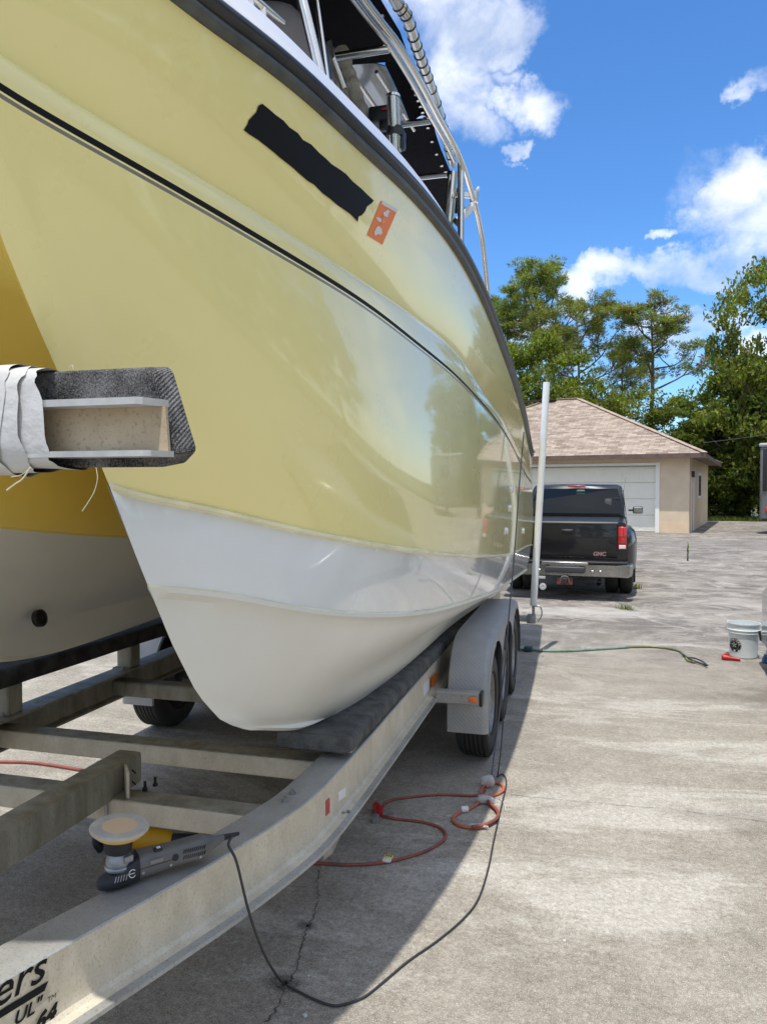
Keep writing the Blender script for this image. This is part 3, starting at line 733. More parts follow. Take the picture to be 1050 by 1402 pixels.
def railpatch(quad, name, material, lift=.002, parent=trailer):
    P = []
    for q in quad:
        p = onrail(*q); P.append(Vector((p.x + lift, p.y, p.z)))
    mb = MB(); mb.prism([p for p in P], (-.0015, 0, 0)); return mb.build(name, material, parent, smooth=False)
railpatch([(445, 1096), (450, 1092), (450, 1112), (445, 1117)], 'red_reflector', 'red', .005)
railpatch([(454, 1090), (473, 1078), (473, 1090), (454, 1103)], 'white_sticker', 'white_vinyl', .0015)
railpatch([(580, 937), (587, 929), (587, 945), (580, 953)], 'white_sticker', 'white_vinyl', .0015)
railpatch([(588, 927), (595, 920), (595, 935), (588, 942)], 'amber_marker', 'amber', .012)
for (x, y) in ((470, 1114), (477, 1112), (625, 927), (630, 922)):
    p = at(x, y, Z=.5025); mb = MB(); mb.lathe([(.008, 0), (.008, .006), (.0001, .006)], p, 6); mb.build('bolt', 'galv', trailer, smooth=False)
# cross members
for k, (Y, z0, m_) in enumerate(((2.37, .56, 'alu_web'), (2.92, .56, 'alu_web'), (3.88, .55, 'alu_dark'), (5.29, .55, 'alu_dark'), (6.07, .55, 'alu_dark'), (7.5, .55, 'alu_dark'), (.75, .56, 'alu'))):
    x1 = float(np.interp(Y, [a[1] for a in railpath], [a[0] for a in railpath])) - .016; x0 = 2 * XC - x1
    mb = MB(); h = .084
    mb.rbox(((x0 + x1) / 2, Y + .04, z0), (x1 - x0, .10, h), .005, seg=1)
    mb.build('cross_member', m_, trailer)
    mb = MB(); mb.rbox(((x0 + x1) / 2, Y + .04, z0 + h / 2 + .002), (x1 - x0 - .004, .096, .004), .001, seg=1); mb.build('grimy_top', 'alu_dark', C.objects[-1] if False else trailer)
# tongue beam and its end plate
mb = MB(); mb.rbox((-1.735, .75, .655), (.105, 3.62, .125), .012); tb_ = mb.build('tongue_beam', 'alu_dark', trailer)
mb = MB(); mb.rbox((-1.655, 2.415, .585), (.012, .10, .24), .005, Matrix.Rotation(rad(40), 3, 'Z')); mb.rbox((-1.655, 2.43, .503), (.085, .09, .01), .003); mb.build('end_plate', 'alu_web', trailer)
for z in (.67, .625, .58):
    mb = MB(); mb.rbox((-1.66, 2.4685, z), (.022, .002, .006), .001, Matrix.Rotation(rad(35), 3, 'Y')); mb.build('plate_slot', 'stripe_black', trailer)
for (x, y, z) in ((-1.60, 2.52, .60), (-1.665, 2.45, .50), (-1.60, 2.45, .61)):
    mb = MB(); mb.lathe([(.011, 0), (.011, .01), (.006, .012), (.006, .035), (.0001, .036)], (x, y, z), 6); mb.build('bolt', 'black_plastic', trailer, smooth=False)
for x in (-1.83, -1.70): 
    mb = MB(); mb.tube([(x, 2.352, .52), (x, 2.352, .60), (x, 2.352, .606)], .006, 6); mb.build('u_bolt', 'galv', trailer)
# fastenings where the cross members meet the rails, and weld beads on the near rail
for Y in (2.41, 2.96, 3.92, 5.33):
    x1 = float(np.interp(Y, [a[1] for a in railpath], [a[0] for a in railpath]))
    for s in (0, 1):
        for dy in (-.032, .032):
            xx = x1 - .075; xx = 2 * XC - xx if s else xx
            mb = MB(); mb.lathe([(.014, 0), (.014, .003), (.009, .003), (.009, .011), (.005, .011), (.005, .018), (.0001, .018)], (xx, Y + dy, .666), 8); mb.build('bolt', 'galv', trailer, smooth=False)
for Y in (2.35, 2.90, 3.86):
    x1 = float(np.interp(Y, [a[1] for a in railpath], [a[0] for a in railpath])) - .016
    r = random.Random(int(Y * 100)); P = [(x1 - .002, Y - .008 + r.uniform(-.001, .001), .525 + .009 * i) for i in range(9)]
    mb = MB(); mb.tube(P, [.004 + .0012 * (i % 2) for i in range(9)], 6); mb.build('weld_bead', 'galv', trailer)
# bunks and posts
def bunk(x0, x1, zf, zr, y0, y1, th, cm, posts, zpost, pw):
    mb = MB(); secs = []; ys = [y0, y0 + .012, y0 + .04, y0 + .1] + [y0 + .1 + (y1 - y0 - .1) * i / 24 for i in range(1, 25)]
    r = random.Random(int(x0 * 100)); k = 20
    for i, Y in enumerate(ys):
        sc = (.86, .96, 1, 1)[i] if i < 4 else 1; zz = zf + (zr - zf) * (Y - y0) / (y1 - y0); sec = []
        cx = (x0 + x1) / 2; w = (x1 - x0) / 2 * (1 - (1 - sc) * .3); h = th / 2 * sc
        for j in range(k):
            a = 2 * math.pi * j / k; ca, sa = math.cos(a), math.sin(a)
            px = cx + w * abs(ca) ** .38 * (1 if ca > 0 else -1) + r.uniform(-.003, .003); pz = zz + h * abs(sa) ** .42 * (1 if sa > 0 else -1) + r.uniform(-.0025, .0025)
            sec.append((px, Y + (r.uniform(-.008, .008) if i == 0 else 0), pz))
        sec.append(sec[0]); secs.append(sec)
    mb.grid(secs); mb.add(secs[0][:-1], [tuple(range(k))[::-1]]); mb.add(secs[-1][:-1], [tuple(range(k))])
    mb.build('bunk', cm, trailer, merge=True, angle=50)
    for Y in posts:
        zz = zf + (zr - zf) * (Y - y0) / (y1 - y0)
        mb = MB(); xx = (x1 - .06 if x1 > XC else x0 + .06)
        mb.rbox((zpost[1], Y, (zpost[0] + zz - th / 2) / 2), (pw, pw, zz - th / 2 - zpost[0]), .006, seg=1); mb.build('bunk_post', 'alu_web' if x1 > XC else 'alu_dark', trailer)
bunk(-1.215, -.885, .728, .672, 2.80, 8.6, .082, 'carpet', (2.92, 3.72, 4.45, 6.0, 7.6), (.665, -.955), .085)
bunk(-2.83, -2.62, .875, .79, 1.55, 8.6, .092, 'carpet_dark', (2.02, 2.98, 3.98, 5.2, 6.6, 8.0), (.665, -2.705), .10)
# step bar with amber light before the wheels, its far twin
for s in (1, -1):
    fx = lambda x: x if s == 1 else 2 * XC - x
    mb = MB(); mb.rbox((fx(-.72), 4.40, .505), (.27, .075, .072), .006, seg=1); mb.build('step_bar', 'alu', trailer)
    mb = MB(); mb.rbox((fx(-.578), 4.40, .505), (.022, .085, .084), .008); mb.build('end_cap', 'black_plastic', trailer)
    mb = MB(); mb.rbox((fx(-.625), 4.358, .505), (.052, .012, .034), .005); mb.build('amber_marker', 'amber', trailer)
mb = MB(); mb.prism([(-.90, 2.52, .488), (-.86, 2.66, .488), (-.90, 2.60, .385), (-.915, 2.54, .385)], (-.045, .01, 0)); mb.build('rail_bracket', 'galv', trailer, smooth=False)
# wheels
WY = (4.90, 5.68, 6.46); WR = .34
def wheel(x, Y, s):
    R = Matrix.Rotation(rad(90) * s, 3, 'Y')
    mb = MB(); w = .105
    prof = [(.205, -w + .012), (.212, -w + .002), (.25, -w - .004), (.295, -w), (.322, -w + .012), (.336, -w + .03)]
    pr = list(prof)
    for i in range(6):
        z = -w + .04 + i * .028; pr += [(.34, z), (.34, z + .020), (.331, z + .021), (.331, z + .027)]
    pr += [(a, -b) for a, b in prof[::-1]]
    mb.lathe(pr, (x, Y, WR), 44, R, closed=False)
    w_ = mb.build('wheel', 'rubber', trailer, angle=40)
    mb = MB(); mb.lathe([(.208, -.085), (.208, .085), (.196, .092), (.186, .078), (.178, .05), (.12, .035), (.075, .05), (.070, .075), (.045, .085), (.0001, .088)], (x, Y, WR), 32, R, closed=False)
    mb.build('rim', 'rim_grey', w_, angle=35)
    for k in range(8):
        a = k * math.pi / 4; p = R @ Vector((.148 * math.cos(a), .148 * math.sin(a), .044)); mb = MB(); mb.lathe([(.020, 0), (.019, .003), (.0001, .003)], Vector((x, Y, WR)) + p, 8, R); mb.build('rim_hole', 'black_plastic', w_, smooth=False)
for Y in WY:
    for s in (1, -1): wheel(-.672 if s == 1 else 2 * XC + .672, Y, s)
    mb = MB(); mb.tube([(-.8, Y, WR), (2 * XC + .8, Y, WR)], .035, 10); mb.build('axle', 'galv', trailer)
# fenders
def fender(s):
    fx = lambda x: x if s == 1 else 2 * XC - x
    path = [(4.475, .262), (4.478, .40), (4.50, .52), (4.545, .63), (4.62, .72), (4.72, .782), (4.84, .812), (5.0, .82), (5.4, .82), (5.8, .82), (6.2, .82), (6.4, .815), (6.58, .785), (6.70, .72), (6.80, .62), (6.86, .50), (6.88, .38), (6.88, .27)]
    path = [(p.y, p.z) for p in spl([(0, a, b) for a, b in path], 4)]
    xs = [-.806, -.798, -.59, -.570, -.556, -.550]; dz = [(-.012), 0, 0, -.004, -.014, -.03]
    rws = []; uvs = []; L_ = 0; arc = [0]
    for i in range(1, len(path)): arc.append(arc[-1] + math.hypot(path[i][0] - path[i - 1][0], path[i][1] - path[i - 1][1]))
    for x, d in zip(xs, dz):
        rw = []
        for i, (y, z) in enumerate(path):
            t = Vector((0, path[min(i + 1, len(path) - 1)][0] - path[max(i - 1, 0)][0], path[min(i + 1, len(path) - 1)][1] - path[max(i - 1, 0)][1])).normalized(); nn = Vector((0, -t.z, t.y))
            rw.append((fx(x), y + nn.y * d, z + nn.z * d)); uvs.append((arc[i], x))
        rws.append(rw)
    mb = MB(); mb.grid(rws[::-1] if s == 1 else rws); mb.uv = [None] * 0
    if s == 1: mb.uv = [u for k in range(len(xs) - 1, -1, -1) for u in uvs[k * len(path):(k + 1) * len(path)]]
    else: mb.uv = uvs
    fo = mb.build('fender', 'tread', trailer, angle=50)
    # outer skirt with arches cut for the wheels
    top = [(y + 0, z) for y, z in [(r_[1], r_[2]) for r_ in rws[-1]]]
    ys = np.linspace(4.505, 6.85, 90); up = []; lo = []
    ty = [p[0] for p in top]; tz = [p[1] for p in top]
    for y in ys:
        zt = max([tz[i] + (tz[i + 1] - tz[i]) * (y - ty[i]) / (ty[i + 1] - ty[i] + 1e-9) for i in range(len(ty) - 1) if min(ty[i], ty[i + 1]) - 1e-6 <= y <= max(ty[i], ty[i + 1]) + 1e-6 and abs(ty[i + 1] - ty[i]) > 1e-5] or [.3])
        zl = zt - .05
        d = min(abs(y - w) for w in WY); 
        zl = min(zt - .03, .34 + math.sqrt(max(0, .40 ** 2 - d * d)) + .0)
        if y < 4.9 or y > 6.46: zl = min(zt - .02, WR + math.sqrt(max(0, .385 ** 2 - d * d)) if d < .385 else .27)
        else: zl = .50 + max(0, (.245) * math.sqrt(max(0, 1 - (d / .395) ** 2)))
        up.append((fx(-.550), y, zt)); lo.append((fx(-.547), y, min(zl, zt - .005)))
    mb = MB(); mb.grid([up, lo]); mb.build('fender_skirt', 'tread', trailer, smooth=True)
fender(1); fender(-1)
# guide posts at the stern
pb = at(730, 829, f=7.75); pt = at(748, 524, f=7.72)
for s in (1, -1):
    fx = lambda p: Vector((p.x if s == 1 else 2 * XC - p.x, p.y, p.z))
    mb = MB(); mb.tube([fx(pb), fx(pb.lerp(pt, .5)), fx(pt)], .036, 16, cap=False); mb.tube([fx(pt), fx(pt) + Vector((0, 0, .004))], .036, 16)
    lab(mb.build('guide_pole', 'pvc', trailer, angle=50), 'tall white plastic guide pole' ) if s == 1 else mb.build('guide_pole', 'pvc', trailer, angle=50)
    mb = MB(); q = fx(pb)
    mb.rbox((q.x - .02 * s, q.y, q.z - .14), (.09, .10, .09), .01); mb.beam((q.x, q.y, q.z - .10), (q.x, q.y, q.z + .03), .03, .03, up=(0, 1, 0)); mb.beam((2 * XC + .9 if s == -1 else -.9, q.y, q.z - .14), (q.x, q.y, q.z - .14), .06, .06)
    mb.tube(spl([(q.x + .05 * s, q.y - .06, q.z - .16), (q.x + .09 * s, q.y - .06, q.z - .08), (q.x + .07 * s, q.y - .06, q.z + .0), (q.x, q.y - .05, q.z + .0)], 5), .008, 6)
    mb.build('guide_bracket', 'galv', trailer)
# winch post carrying the carpeted bow stop
mb = MB(); mb.beam((-1.79, .55, .71), (-1.79, 1.12, 1.95), .1, .08, up=(0, 1, 0)); mb.build('winch_post', 'alu', trailer)
YB = 1.22
def stp(x, z, y=0): return Vector((x, YB + y, z))
tl, tr, br_, bm_, bl_ = at(60, 506, Y=YB), at(208, 498, Y=YB), at(247, 622, Y=YB), at(232, 637, Y=YB), at(90, 641, Y=YB)
zt, zb = tl.z - .004, bl_.z; xL = 2 * XC - tr.x
poly = [(xL, zt), (tr.x - .012, zt + .0), (tr.x - .002, zt - .012), (br_.x - .012, br_.z + .006), (br_.x - .014, br_.z - .002), (bm_.x - .014, zb), (xL, zb)]
mb = MB(); bm = bmesh.new(); vs = [bm.verts.new((x, YB + .005, z)) for x, z in poly]; f = bm.faces.new(vs)
ext = bmesh.ops.extrude_face_region(bm, geom=[f]); [setattr(v, 'co', v.co + Vector((.010, .062, .01))) for v in ext['geom'] if isinstance(v, bmesh.types.BMVert)]
bmesh.ops.recalc_face_normals(bm, faces=bm.faces); bmesh.ops.bevel(bm, geom=bm.edges[:], offset=.006, segments=3, profile=.5, affect='EDGES')
me = bpy.data.meshes.new('bow_stop'); bm.to_mesh(me); bm.free(); me.materials.append(M['carpet_light']); me.shade_smooth(); link('bow_stop_board', me, trailer)
# channel on the face of the board
c0 = at(192, 545, Y=YB - .05); c1 = at(213, 601, Y=YB - .05); c2 = at(190, 623, Y=YB - .05)
ztc, zbc = c0.z + .001, c2.z - .002; xr_ = at(196, 560, Y=YB - .05).x
mb = MB(); hh = ztc - zbc
mb.prism([(xL + .05, YB - .05, ztc - .011), (xr_ - .012, YB - .05, ztc - .011), (xr_ - .003, YB - .046, ztc - .012), (xr_ + .02, YB + .003, ztc - .012), (xL + .05, YB + .003, ztc - .012)], (0, 0, .013))
mb.prism([(xL + .05, YB - .05, zbc), (xr_ + .0, YB - .05, zbc), (xr_ + .012, YB - .044, zbc), (xr_ + .030, YB + .003, zbc), (xL + .05, YB + .003, zbc)], (0, 0, .011))
mb.build('channel_flange', mat('milled aluminium lip', (.50, .50, .49), .45, .3, noise=(14, .2, None)), trailer, smooth=False)
mb = MB(); mb.prism([(xL + .05, YB - .001, zbc + .011), (xr_ + .026, YB - .001, zbc + .011), (xr_ + .020, YB - .001, ztc - .012), (xL + .05, YB - .001, ztc - .012)], (0, -.008, 0))
mb.build('channel_web', 'tan_alu', trailer, smooth=False)
# torn tape sleeve round the left of it
def sleeve(xa, xb, grow, seed, name, slant, mt='tape'):
    r = random.Random(seed); zc = (zt + zb) / 2; secs = []; k = 56; nseg = 26
    hw = (zt - zb) / 2 + grow; hd = .058 + grow
    for i in range(nseg + 1):
        t = i / nseg; sec = []
        for j in range(k):
            a = 2 * math.pi * j / k; ca, sa = math.cos(a), math.sin(a)
            y = YB + .006 + hd * abs(ca) ** .55 * (1 if ca > 0 else -1); z = zc + hw * abs(sa) ** .5 * (1 if sa > 0 else -1)
            wr = .0022 * math.sin(a * 3 + seed + t * 6) + .0016 * math.sin(t * 30 + a * 2 + seed) + .001 * math.sin(t * 75 + a * 5)
            x = xa + (xb - xa) * t + (slant * (-sa) if i > nseg * .5 else slant * (-sa)) * t
            if i == nseg: x += r.uniform(-.0015, .0015) + .005 * math.sin(a * 4 + seed) + .0025 * math.sin(a * 11)
            sec.append((x, y + wr * (1 if ca > 0 else -1), z + wr))
        sec.append(sec[0]); secs.append(sec)
    mb = MB(); mb.grid(secs[::-1]); return mb.build(name, mt, trailer, angle=75)
xa = xL + .3
sleeve(xa, at(60, 570, Y=YB - .05).x, .004, 1, 'tape_wrap', .022)
sleeve(xa + .1, at(34, 570, Y=YB - .05).x, .008, 5, 'tape_wrap', .004)
sleeve(xa + .2, at(10, 570, Y=YB - .05).x, .012, 9, 'tape_wrap', -.010)
M['thread'] = mat('frayed thread', (.6, .55, .4), .8)
for k, P in enumerate(([(132, 640), (134, 655), (130, 672), (123, 685), (113, 700)], [(42, 640), (32, 655), (22, 662), (10, 671)], [(40, 642), (30, 650), (16, 653)], [(95, 505), (99, 500), (101, 506)])):
    mb = MB(); mb.tube(spl([at(x, y, Y=YB - .052) for x, y in P], 4), .0009 if k != 1 else .0018, 5); mb.build('loose_thread', 'thread', trailer)

# ---------------------------------------------------------------- frame and canvas top over the deck (parts of the boat)
def pipe(pts, r, name, m='steel', n=12, parent=boat, k=5):
    mb = MB(); mb.tube(spl(pts, k) if len(pts) > 2 else pts, r, n); return mb.build(name, m, parent, angle=60)
ZT = 3.74; ZC = 3.94
mir = lambda P: [Vector((2 * XC - p[0], p[1], p[2])) for p in P]
side = [at(470, -42, Z=ZT), at(498, 0, Z=ZT), at(522, 32, Z=ZT), at(545, 62, Z=ZT), at(575, 112, Z=ZT), at(600, 160, Z=ZT), at(620, 196, Z=ZT), at(632, 222, Z=ZT + .0)]
side = [Vector((p.x, p.y, p.z)) for p in side]
print('SIDE', [tuple(round(v, 2) for v in p) for p in side])
fwd = side[0] + (side[0] - side[1]).normalized() * .6
side = [fwd] + side
rearb = at(668, 388, X=side[-1].x + .02)
arch = side + [at(641, 250, X=side[-1].x), at(650, 280, X=side[-1].x + .01), at(660, 330, X=side[-1].x + .015), rearb + Vector((0, 0, -.1))]
pipe(arch, .019, 'top_frame_rail'); pipe(mir(arch), .019, 'top_frame_rail'); pipe([p + Vector((-.045, 0, .012)) for p in side], .013, 'brace_rail'); pipe(mir([p + Vector((-.045, 0, .012)) for p in side]), .013, 'brace_rail')
leg0 = at(631, 224, X=side[-1].x - .015); leg = [leg0, Vector((leg0.x - .0, leg0.y - .0, 2.7))]
pipe(leg, .021, 'rear_leg'); pipe(mir(leg), .021, 'rear_leg')
leg2 = [at(620, 236, X=side[-1].x - .12), at(612, 330, X=side[-1].x - .16)]
pipe(leg2, .033, 'rear_leg'); pipe(mir(leg2), .033, 'rear_leg')
hoop = [at(500, -80, Z=ZC + .02), at(541, 0, Z=ZC + .01), at(556, 21, Z=ZC), at(568, 57, Z=ZC), at(578, 86, Z=ZC), at(588, 114, Z=ZC), at(603, 160, Z=ZC), at(612, 196, Z=ZC), at(620, 225, Z=ZC - .04)]
hx = [p.x for p in hoop]; print('HOOP', [tuple(round(v, 2) for v in p) for p in hoop])
pipe(hoop, .027, 'laced_hoop', 'alu_pipe'); pipe(mir(hoop), .027, 'laced_hoop', 'alu_pipe')
hs_ = spl(hoop, 10)
for s in (0, 1):
    for i in range(4, len(hs_) - 2, 4):
        p = hs_[i]; t = (hs_[i + 1] - hs_[i - 1]).normalized(); a = t.orthogonal().normalized(); b = t.cross(a)
        ring = [p + (a * math.cos(2 * math.pi * k / 12) + b * math.sin(2 * math.pi * k / 12)) * .0285 for k in range(12)]
        if s: ring = mir(ring)
        mb = MB(); mb.tube(ring, .003, 5, closed=True); mb.build('lacing_ring', 'cord_black', boat)
# canvas: black panels fore and aft, grey clear panel between
def cx(y): return float(np.interp(y, [p.y for p in hoop], [p.x for p in hoop])) - .05
def panel(y0, y1, name, m, inset=0.0, z=ZC - .02, xin=None):
    rws = []
    for i in range(9):
        y = y0 + (y1 - y0) * i / 8; a = cx(y) - inset; b = 2 * XC - a
        if xin: b = xin(y)
        rws.append([(a + (b - a) * j / 16, y, z + .05 * math.sin(math.pi * j / 16) + .01 * math.sin(math.pi * i / 8)) for j in range(17)])
    mb = MB(); mb.grid([[Vector(p) + Vector((0, 0, .006)) for p in r_] for r_ in rws]); mb.grid([r_[::-1] for r_ in rws]); return mb.build(name, m, boat, angle=60)
yA = at(545, 80, Z=ZC).y; yB_ = at(565, 167, Z=ZC).y; yE = at(605, 292, Z=ZC).y; print('Y', yA, yB_, yE)
panel(1.9, yA, 'canvas_top', 'canvas_black'); panel(yB_, yE, 'canvas_top', 'canvas_black')
panel(yA, yB_, 'canvas_top', 'canvas_black', inset=0, xin=lambda y: cx(y) - .13)
panel(yA, yB_, 'clear_panel', 'clear_vinyl', inset=.13, xin=lambda y: -1.35, z=ZC - .03)
panel(yA, yB_, 'canvas_top', 'canvas_black', inset=0, xin=lambda y: -1.35) if False else None
mb = MB(); mb.grid([[(-1.35, yA, ZC - .01), (2 * XC + 1.0, yA, ZC - .01)], [(-1.35, yB_, ZC - .01), (2 * XC + 1.0, yB_, ZC - .01)]][::-1]); mb.build('canvas_top', 'canvas_black', boat)
for xs_ in ((-1.13, .012), (cx((yA + yB_) / 2) - .14, .010)): pipe([(xs_[0] - .03, yA, ZC - .05), (xs_[0] + .02, yB_, ZC - .05)], xs_[1], 'panel_batten', 'alu_pipe')
for (pxa, pya, zz) in ((548, 64, ZT), (570, 168, ZT + .1), (600, 240, ZT + .08)):
    a = at(pxa, pya, Z=zz); pipe([(cx(a.y) + .02, a.y, zz), (2 * XC - cx(a.y) - .02, a.y, zz)], .019, 'cross_tube')
# grommets along the edge of the canvas
for (y0, y1, n_) in ((2.0, yA - .05, 11), (yA + .05, yB_, 10), (yB_ + .05, yE, 9)):
    for i in range(n_):
        y = y0 + (y1 - y0) * i / (n_ - 1)
        mb = MB(); mb.lathe([(.006, 0), (.011, -.003), (.012, .0), (.012, .004)], (cx(y) - .035, y, ZC - .022), 10, closed=False); mb.add([(cx(y) - .035 + .0065 * math.cos(t), y + .0065 * math.sin(t), ZC - .0225) for t in [k * math.pi / 3 for k in range(6)]], [tuple(range(6))[::-1]]); mb.build('grommet', 'steel', boat)
# front leg and grab tubes
b0 = at(446, 112, X=-.80); t0 = at(413, -2, X=-.90); d_ = (t0 - b0)
pipe([b0 - Vector((0, 0, .05)), t0, t0 + d_ * .9], .018, 'front_leg'); pipe(mir([b0, t0, t0 + d_ * .9]), .018, 'front_leg')
b1 = at(452, 116, X=-.88); t1 = at(433, -2, X=-.97); pipe([b1 - Vector((0, 0, .05)), t1, t1 + (t1 - b1)], .009, 'grab_tube')
a1 = at(470, 122, X=-1.02); a2 = at(452, 72, X=-1.06); pipe([a1, a2], .017, 'grab_tube'); pipe([a2 + Vector((0, 0, -.02)), at(447, 55, X=-1.06)], .021, 'hinge_fitting', 'black_plastic')
# cleat on the deck edge
q0 = at(345, 20, X=-.96); print('CLEAT', q0)
mb = MB(); c = at(352, 24, X=-.965)
dirc = Vector((.28, 1, 0)).normalized(); 
for k in (-.028, .028):
    mb.tube([c + dirc * k + Vector((0, 0, -.03)), c + dirc * k + Vector((0, 0, .045))], [.013, .011], 10)
mb.tube([c + dirc * -.13 + Vector((0, 0, .052)), c + dirc * -.07 + Vector((0, 0, .05)), c + Vector((0, 0, .048)), c + dirc * .07 + Vector((0, 0, .05)), c + dirc * .13 + Vector((0, 0, .054))], [.007, .011, .013, .011, .007], 12)
mb.build('cleat', 'steel', boat)
# covered seat, rolled curtain, rod holder and small gear seen over the edge
def blob(c, d, name, m, seed=0, parent=boat, p=.55, wr=.03, R=None):
    r = random.Random(seed); mb = MB(); k = 22; n = 14; ph = [r.uniform(0, 6) for _ in range(4)]; rws = []
    for i in range(n + 1):
        th = math.pi * i / n; rw = []
        for j in range(k + 1):
            a = 2 * math.pi * (j % k) / k; st_, ct = math.sin(th), math.cos(th)
            sg = lambda v, e: abs(v) ** e * (1 if v > 0 else -1)
            w = 1 + wr * math.sin(3 * a + ph[0]) * st_ + wr * .7 * math.sin(7 * a + 4 * th + ph[1]) * st_
            v = Vector((d[0] / 2 * sg(st_, p) * sg(math.cos(a), p) * w, d[1] / 2 * sg(st_, p) * sg(math.sin(a), p) * w, d[2] / 2 * sg(ct, p)))
            if R is not None: v = R @ v
            rw.append(v + Vector(c))
        rws.append(rw)
    mb.grid(rws[::-1]); return mb.build(name, m, parent, angle=60, merge=True)
g = at(402, 42, X=-1.12); blob((g.x - .18, g.y + .12, g.z - .18), (.5, .5, .62), 'seat_cover', 'canvas_grey', 3)
g = at(436, 70, X=-1.05); blob((g.x, g.y, g.z - .06), (.10, .16, .22), 'seat_strap', 'black_plastic', 5, p=.8)
r0 = at(466, 76, X=-1.14); r1 = at(503, 165, X=-1.02)
for dx, rr_, mm in ((0, .034, 'canvas_beige'), (-.055, .03, 'canvas_beige')):
    mb = MB(); P = spl([r0 + Vector((dx, 0, .03)), r0.lerp(r1, .3) + Vector((dx, 0, .01)), r0.lerp(r1, .6) + Vector((dx, 0, -.01)), r1 + Vector((dx, 0, -.05))], 8); mb.tube(P, [rr_ * (1 + .10 * math.sin(i * 1.7) + .06 * math.sin(i * .7)) for i in range(len(P))], 14); mb.build('rolled_curtain', mm, boat)
rh0 = at(541, 195, X=-.86); rh1 = at(538, 132, X=-.86)
mb = MB(); mb.tube([rh0 + Vector((0, 0, -.05)), rh1], .030, 18, cap=False); mb.tube([rh1 + Vector((0, 0, -.008)), rh1 + Vector((0, 0, .004))], .034, 18, cap=False); ro = mb.build('rod_holder', 'steel', boat)
rc = rh0.lerp(rh1, .22); mb = MB(); mb.tube([rc + Vector((0, 0, -.02)), rc + Vector((0, 0, .02))], .039, 18); mb.rbox(rc + Vector((.03, .02, -.03)), (.03, .05, .09), .01); mb.build('clamp_ring', 'black_plastic', ro)
g = at(520, 158, X=-.95); mb = MB(); mb.rbox(g, (.10, .06, .07), .01); mb.rbox(g + Vector((.03, -.02, -.06)), (.05, .04, .05), .008); mb.build('radio_unit', 'black_plastic', boat)
mb = MB(); mb.rbox(g + Vector((.03, -.035, .01)), (.022, .006, .012), .002); mb.build('radio_light', 'red', boat)
# console behind the curtain and clamp-on rod holders on the aft leg
mb = MB(); mb.rbox((XC, 4.2, 2.75), (.95, .8, .85), .06); mb.build('console', 'deck_white', boat)
mb = MB(); mb.rbox((XC, 4.05, 3.35), (.9, .03, .42), .01, Matrix.Rotation(rad(-20), 3, 'X')); mb.build('windscreen', 'clear_vinyl', boat)
k0 = at(647, 272, X=side[-1].x)
mb = MB(); mb.beam(k0 + Vector((-.10, -.05, .02)), k0 + Vector((.03, .02, .02)), .03, .035); mb.tube([k0 + Vector((.01, 0, -.03)), k0 + Vector((.01, 0, .04))], .028, 12); mb.tube([k0 + Vector((.02, .03, .06)), k0 + Vector((.03, .06, .09))], .012, 8); mb.build('clamp_bracket', 'alu_pipe', boat)
k1 = at(640, 290, X=side[-1].x); mb = MB(); mb.tube([k1 + Vector((-.07, 0, -.06)), k1 + Vector((.03, .02, .04))], .024, 14); ch = mb.build('clamp_on_holder', 'deck_white', boat)
mb = MB(); mb.tube([k1 + Vector((-.08, 0, -.07)), k1 + Vector((-.06, 0, -.05))], .028, 14); mb.build('holder_cap', 'black_plastic', ch)
for (x, y) in ((530, 166), (611, 157), (470, 112)): pass
# ---------------------------------------------------------------- garage
def shingles():
    m = mat('pinkish tan shingles', (.4, .3, .24), .9, spec=.2)
    nt = m.node_tree; N = nt.nodes; L = nt.links; b = N['Principled BSDF']; tc = N.new('ShaderNodeTexCoord')
    br = N.new('ShaderNodeTexBrick'); L.new(tc.outputs['UV'], br.inputs[0]); br.inputs['Scale'].default_value = 1; br.inputs['Brick Width'].default_value = .42; br.inputs['Row Height'].default_value = .16
    br.inputs['Mortar Size'].default_value = .008; br.inputs['Color1'].default_value = (.40, .31, .235, 1); br.inputs['Color2'].default_value = (.20, .145, .105, 1); br.inputs['Mortar'].default_value = (.16, .12, .09, 1); br.inputs['Bias'].default_value = -.15
    n = N.new('ShaderNodeTexNoise'); n.inputs['Scale'].default_value = 3.1; n.inputs['Detail'].default_value = 6; L.new(tc.outputs['UV'], n.inputs[0])
    x = N.new('ShaderNodeMixRGB'); x.blend_type = 'OVERLAY'; x.inputs[0].default_value = .45; L.new(br.outputs['Color'], x.inputs[1]); L.new(n.outputs['Fac'], x.inputs[2])
    h = N.new('ShaderNodeHueSaturation'); h.inputs['Saturation'].default_value = .85; L.new(x.outputs[0], h.inputs['Color']); L.new(h.outputs[0], b.inputs['Base Color'])
    bp = N.new('ShaderNodeBump'); bp.inputs['Strength'].default_value = .6; bp.inputs['Distance'].default_value = .02; bp.invert = True; L.new(br.outputs['Fac'], bp.inputs['Height']); L.new(bp.outputs[0], b.inputs['Normal'])
    return m
M['shingle'] = shingles()
M['stucco'] = mat('beige stucco', (.66, .53, .38), .9, spec=.2, noise=(1.5, .10, None), bump=(45, .3, .02))
M['stucco_low'] = mat('sand painted stucco band', (.72, .55, .37), .9, spec=.2, noise=(1.5, .10, None), bump=(45, .3, .02))
M['door_cream'] = mat('cream painted metal door', (.80, .77, .67), .5, noise=(.8, .05, None))
M['trim_white'] = mat('white painted trim', (.80, .79, .74), .6)
M['fascia'] = mat('brown rotting fascia', (.085, .055, .042), .7, noise=(4, .5, (.17, .11, .09)))
M['soffit'] = mat('plain brown soffit', (.20, .15, .12), .8)  # one even brown for the underside of the eaves
M['glass_dark'] = mat('dark window glass', (.02, .022, .025), .05, spec=.8)
M['bronze'] = mat('dark bronze metal', (.05, .035, .03), .45, .4)
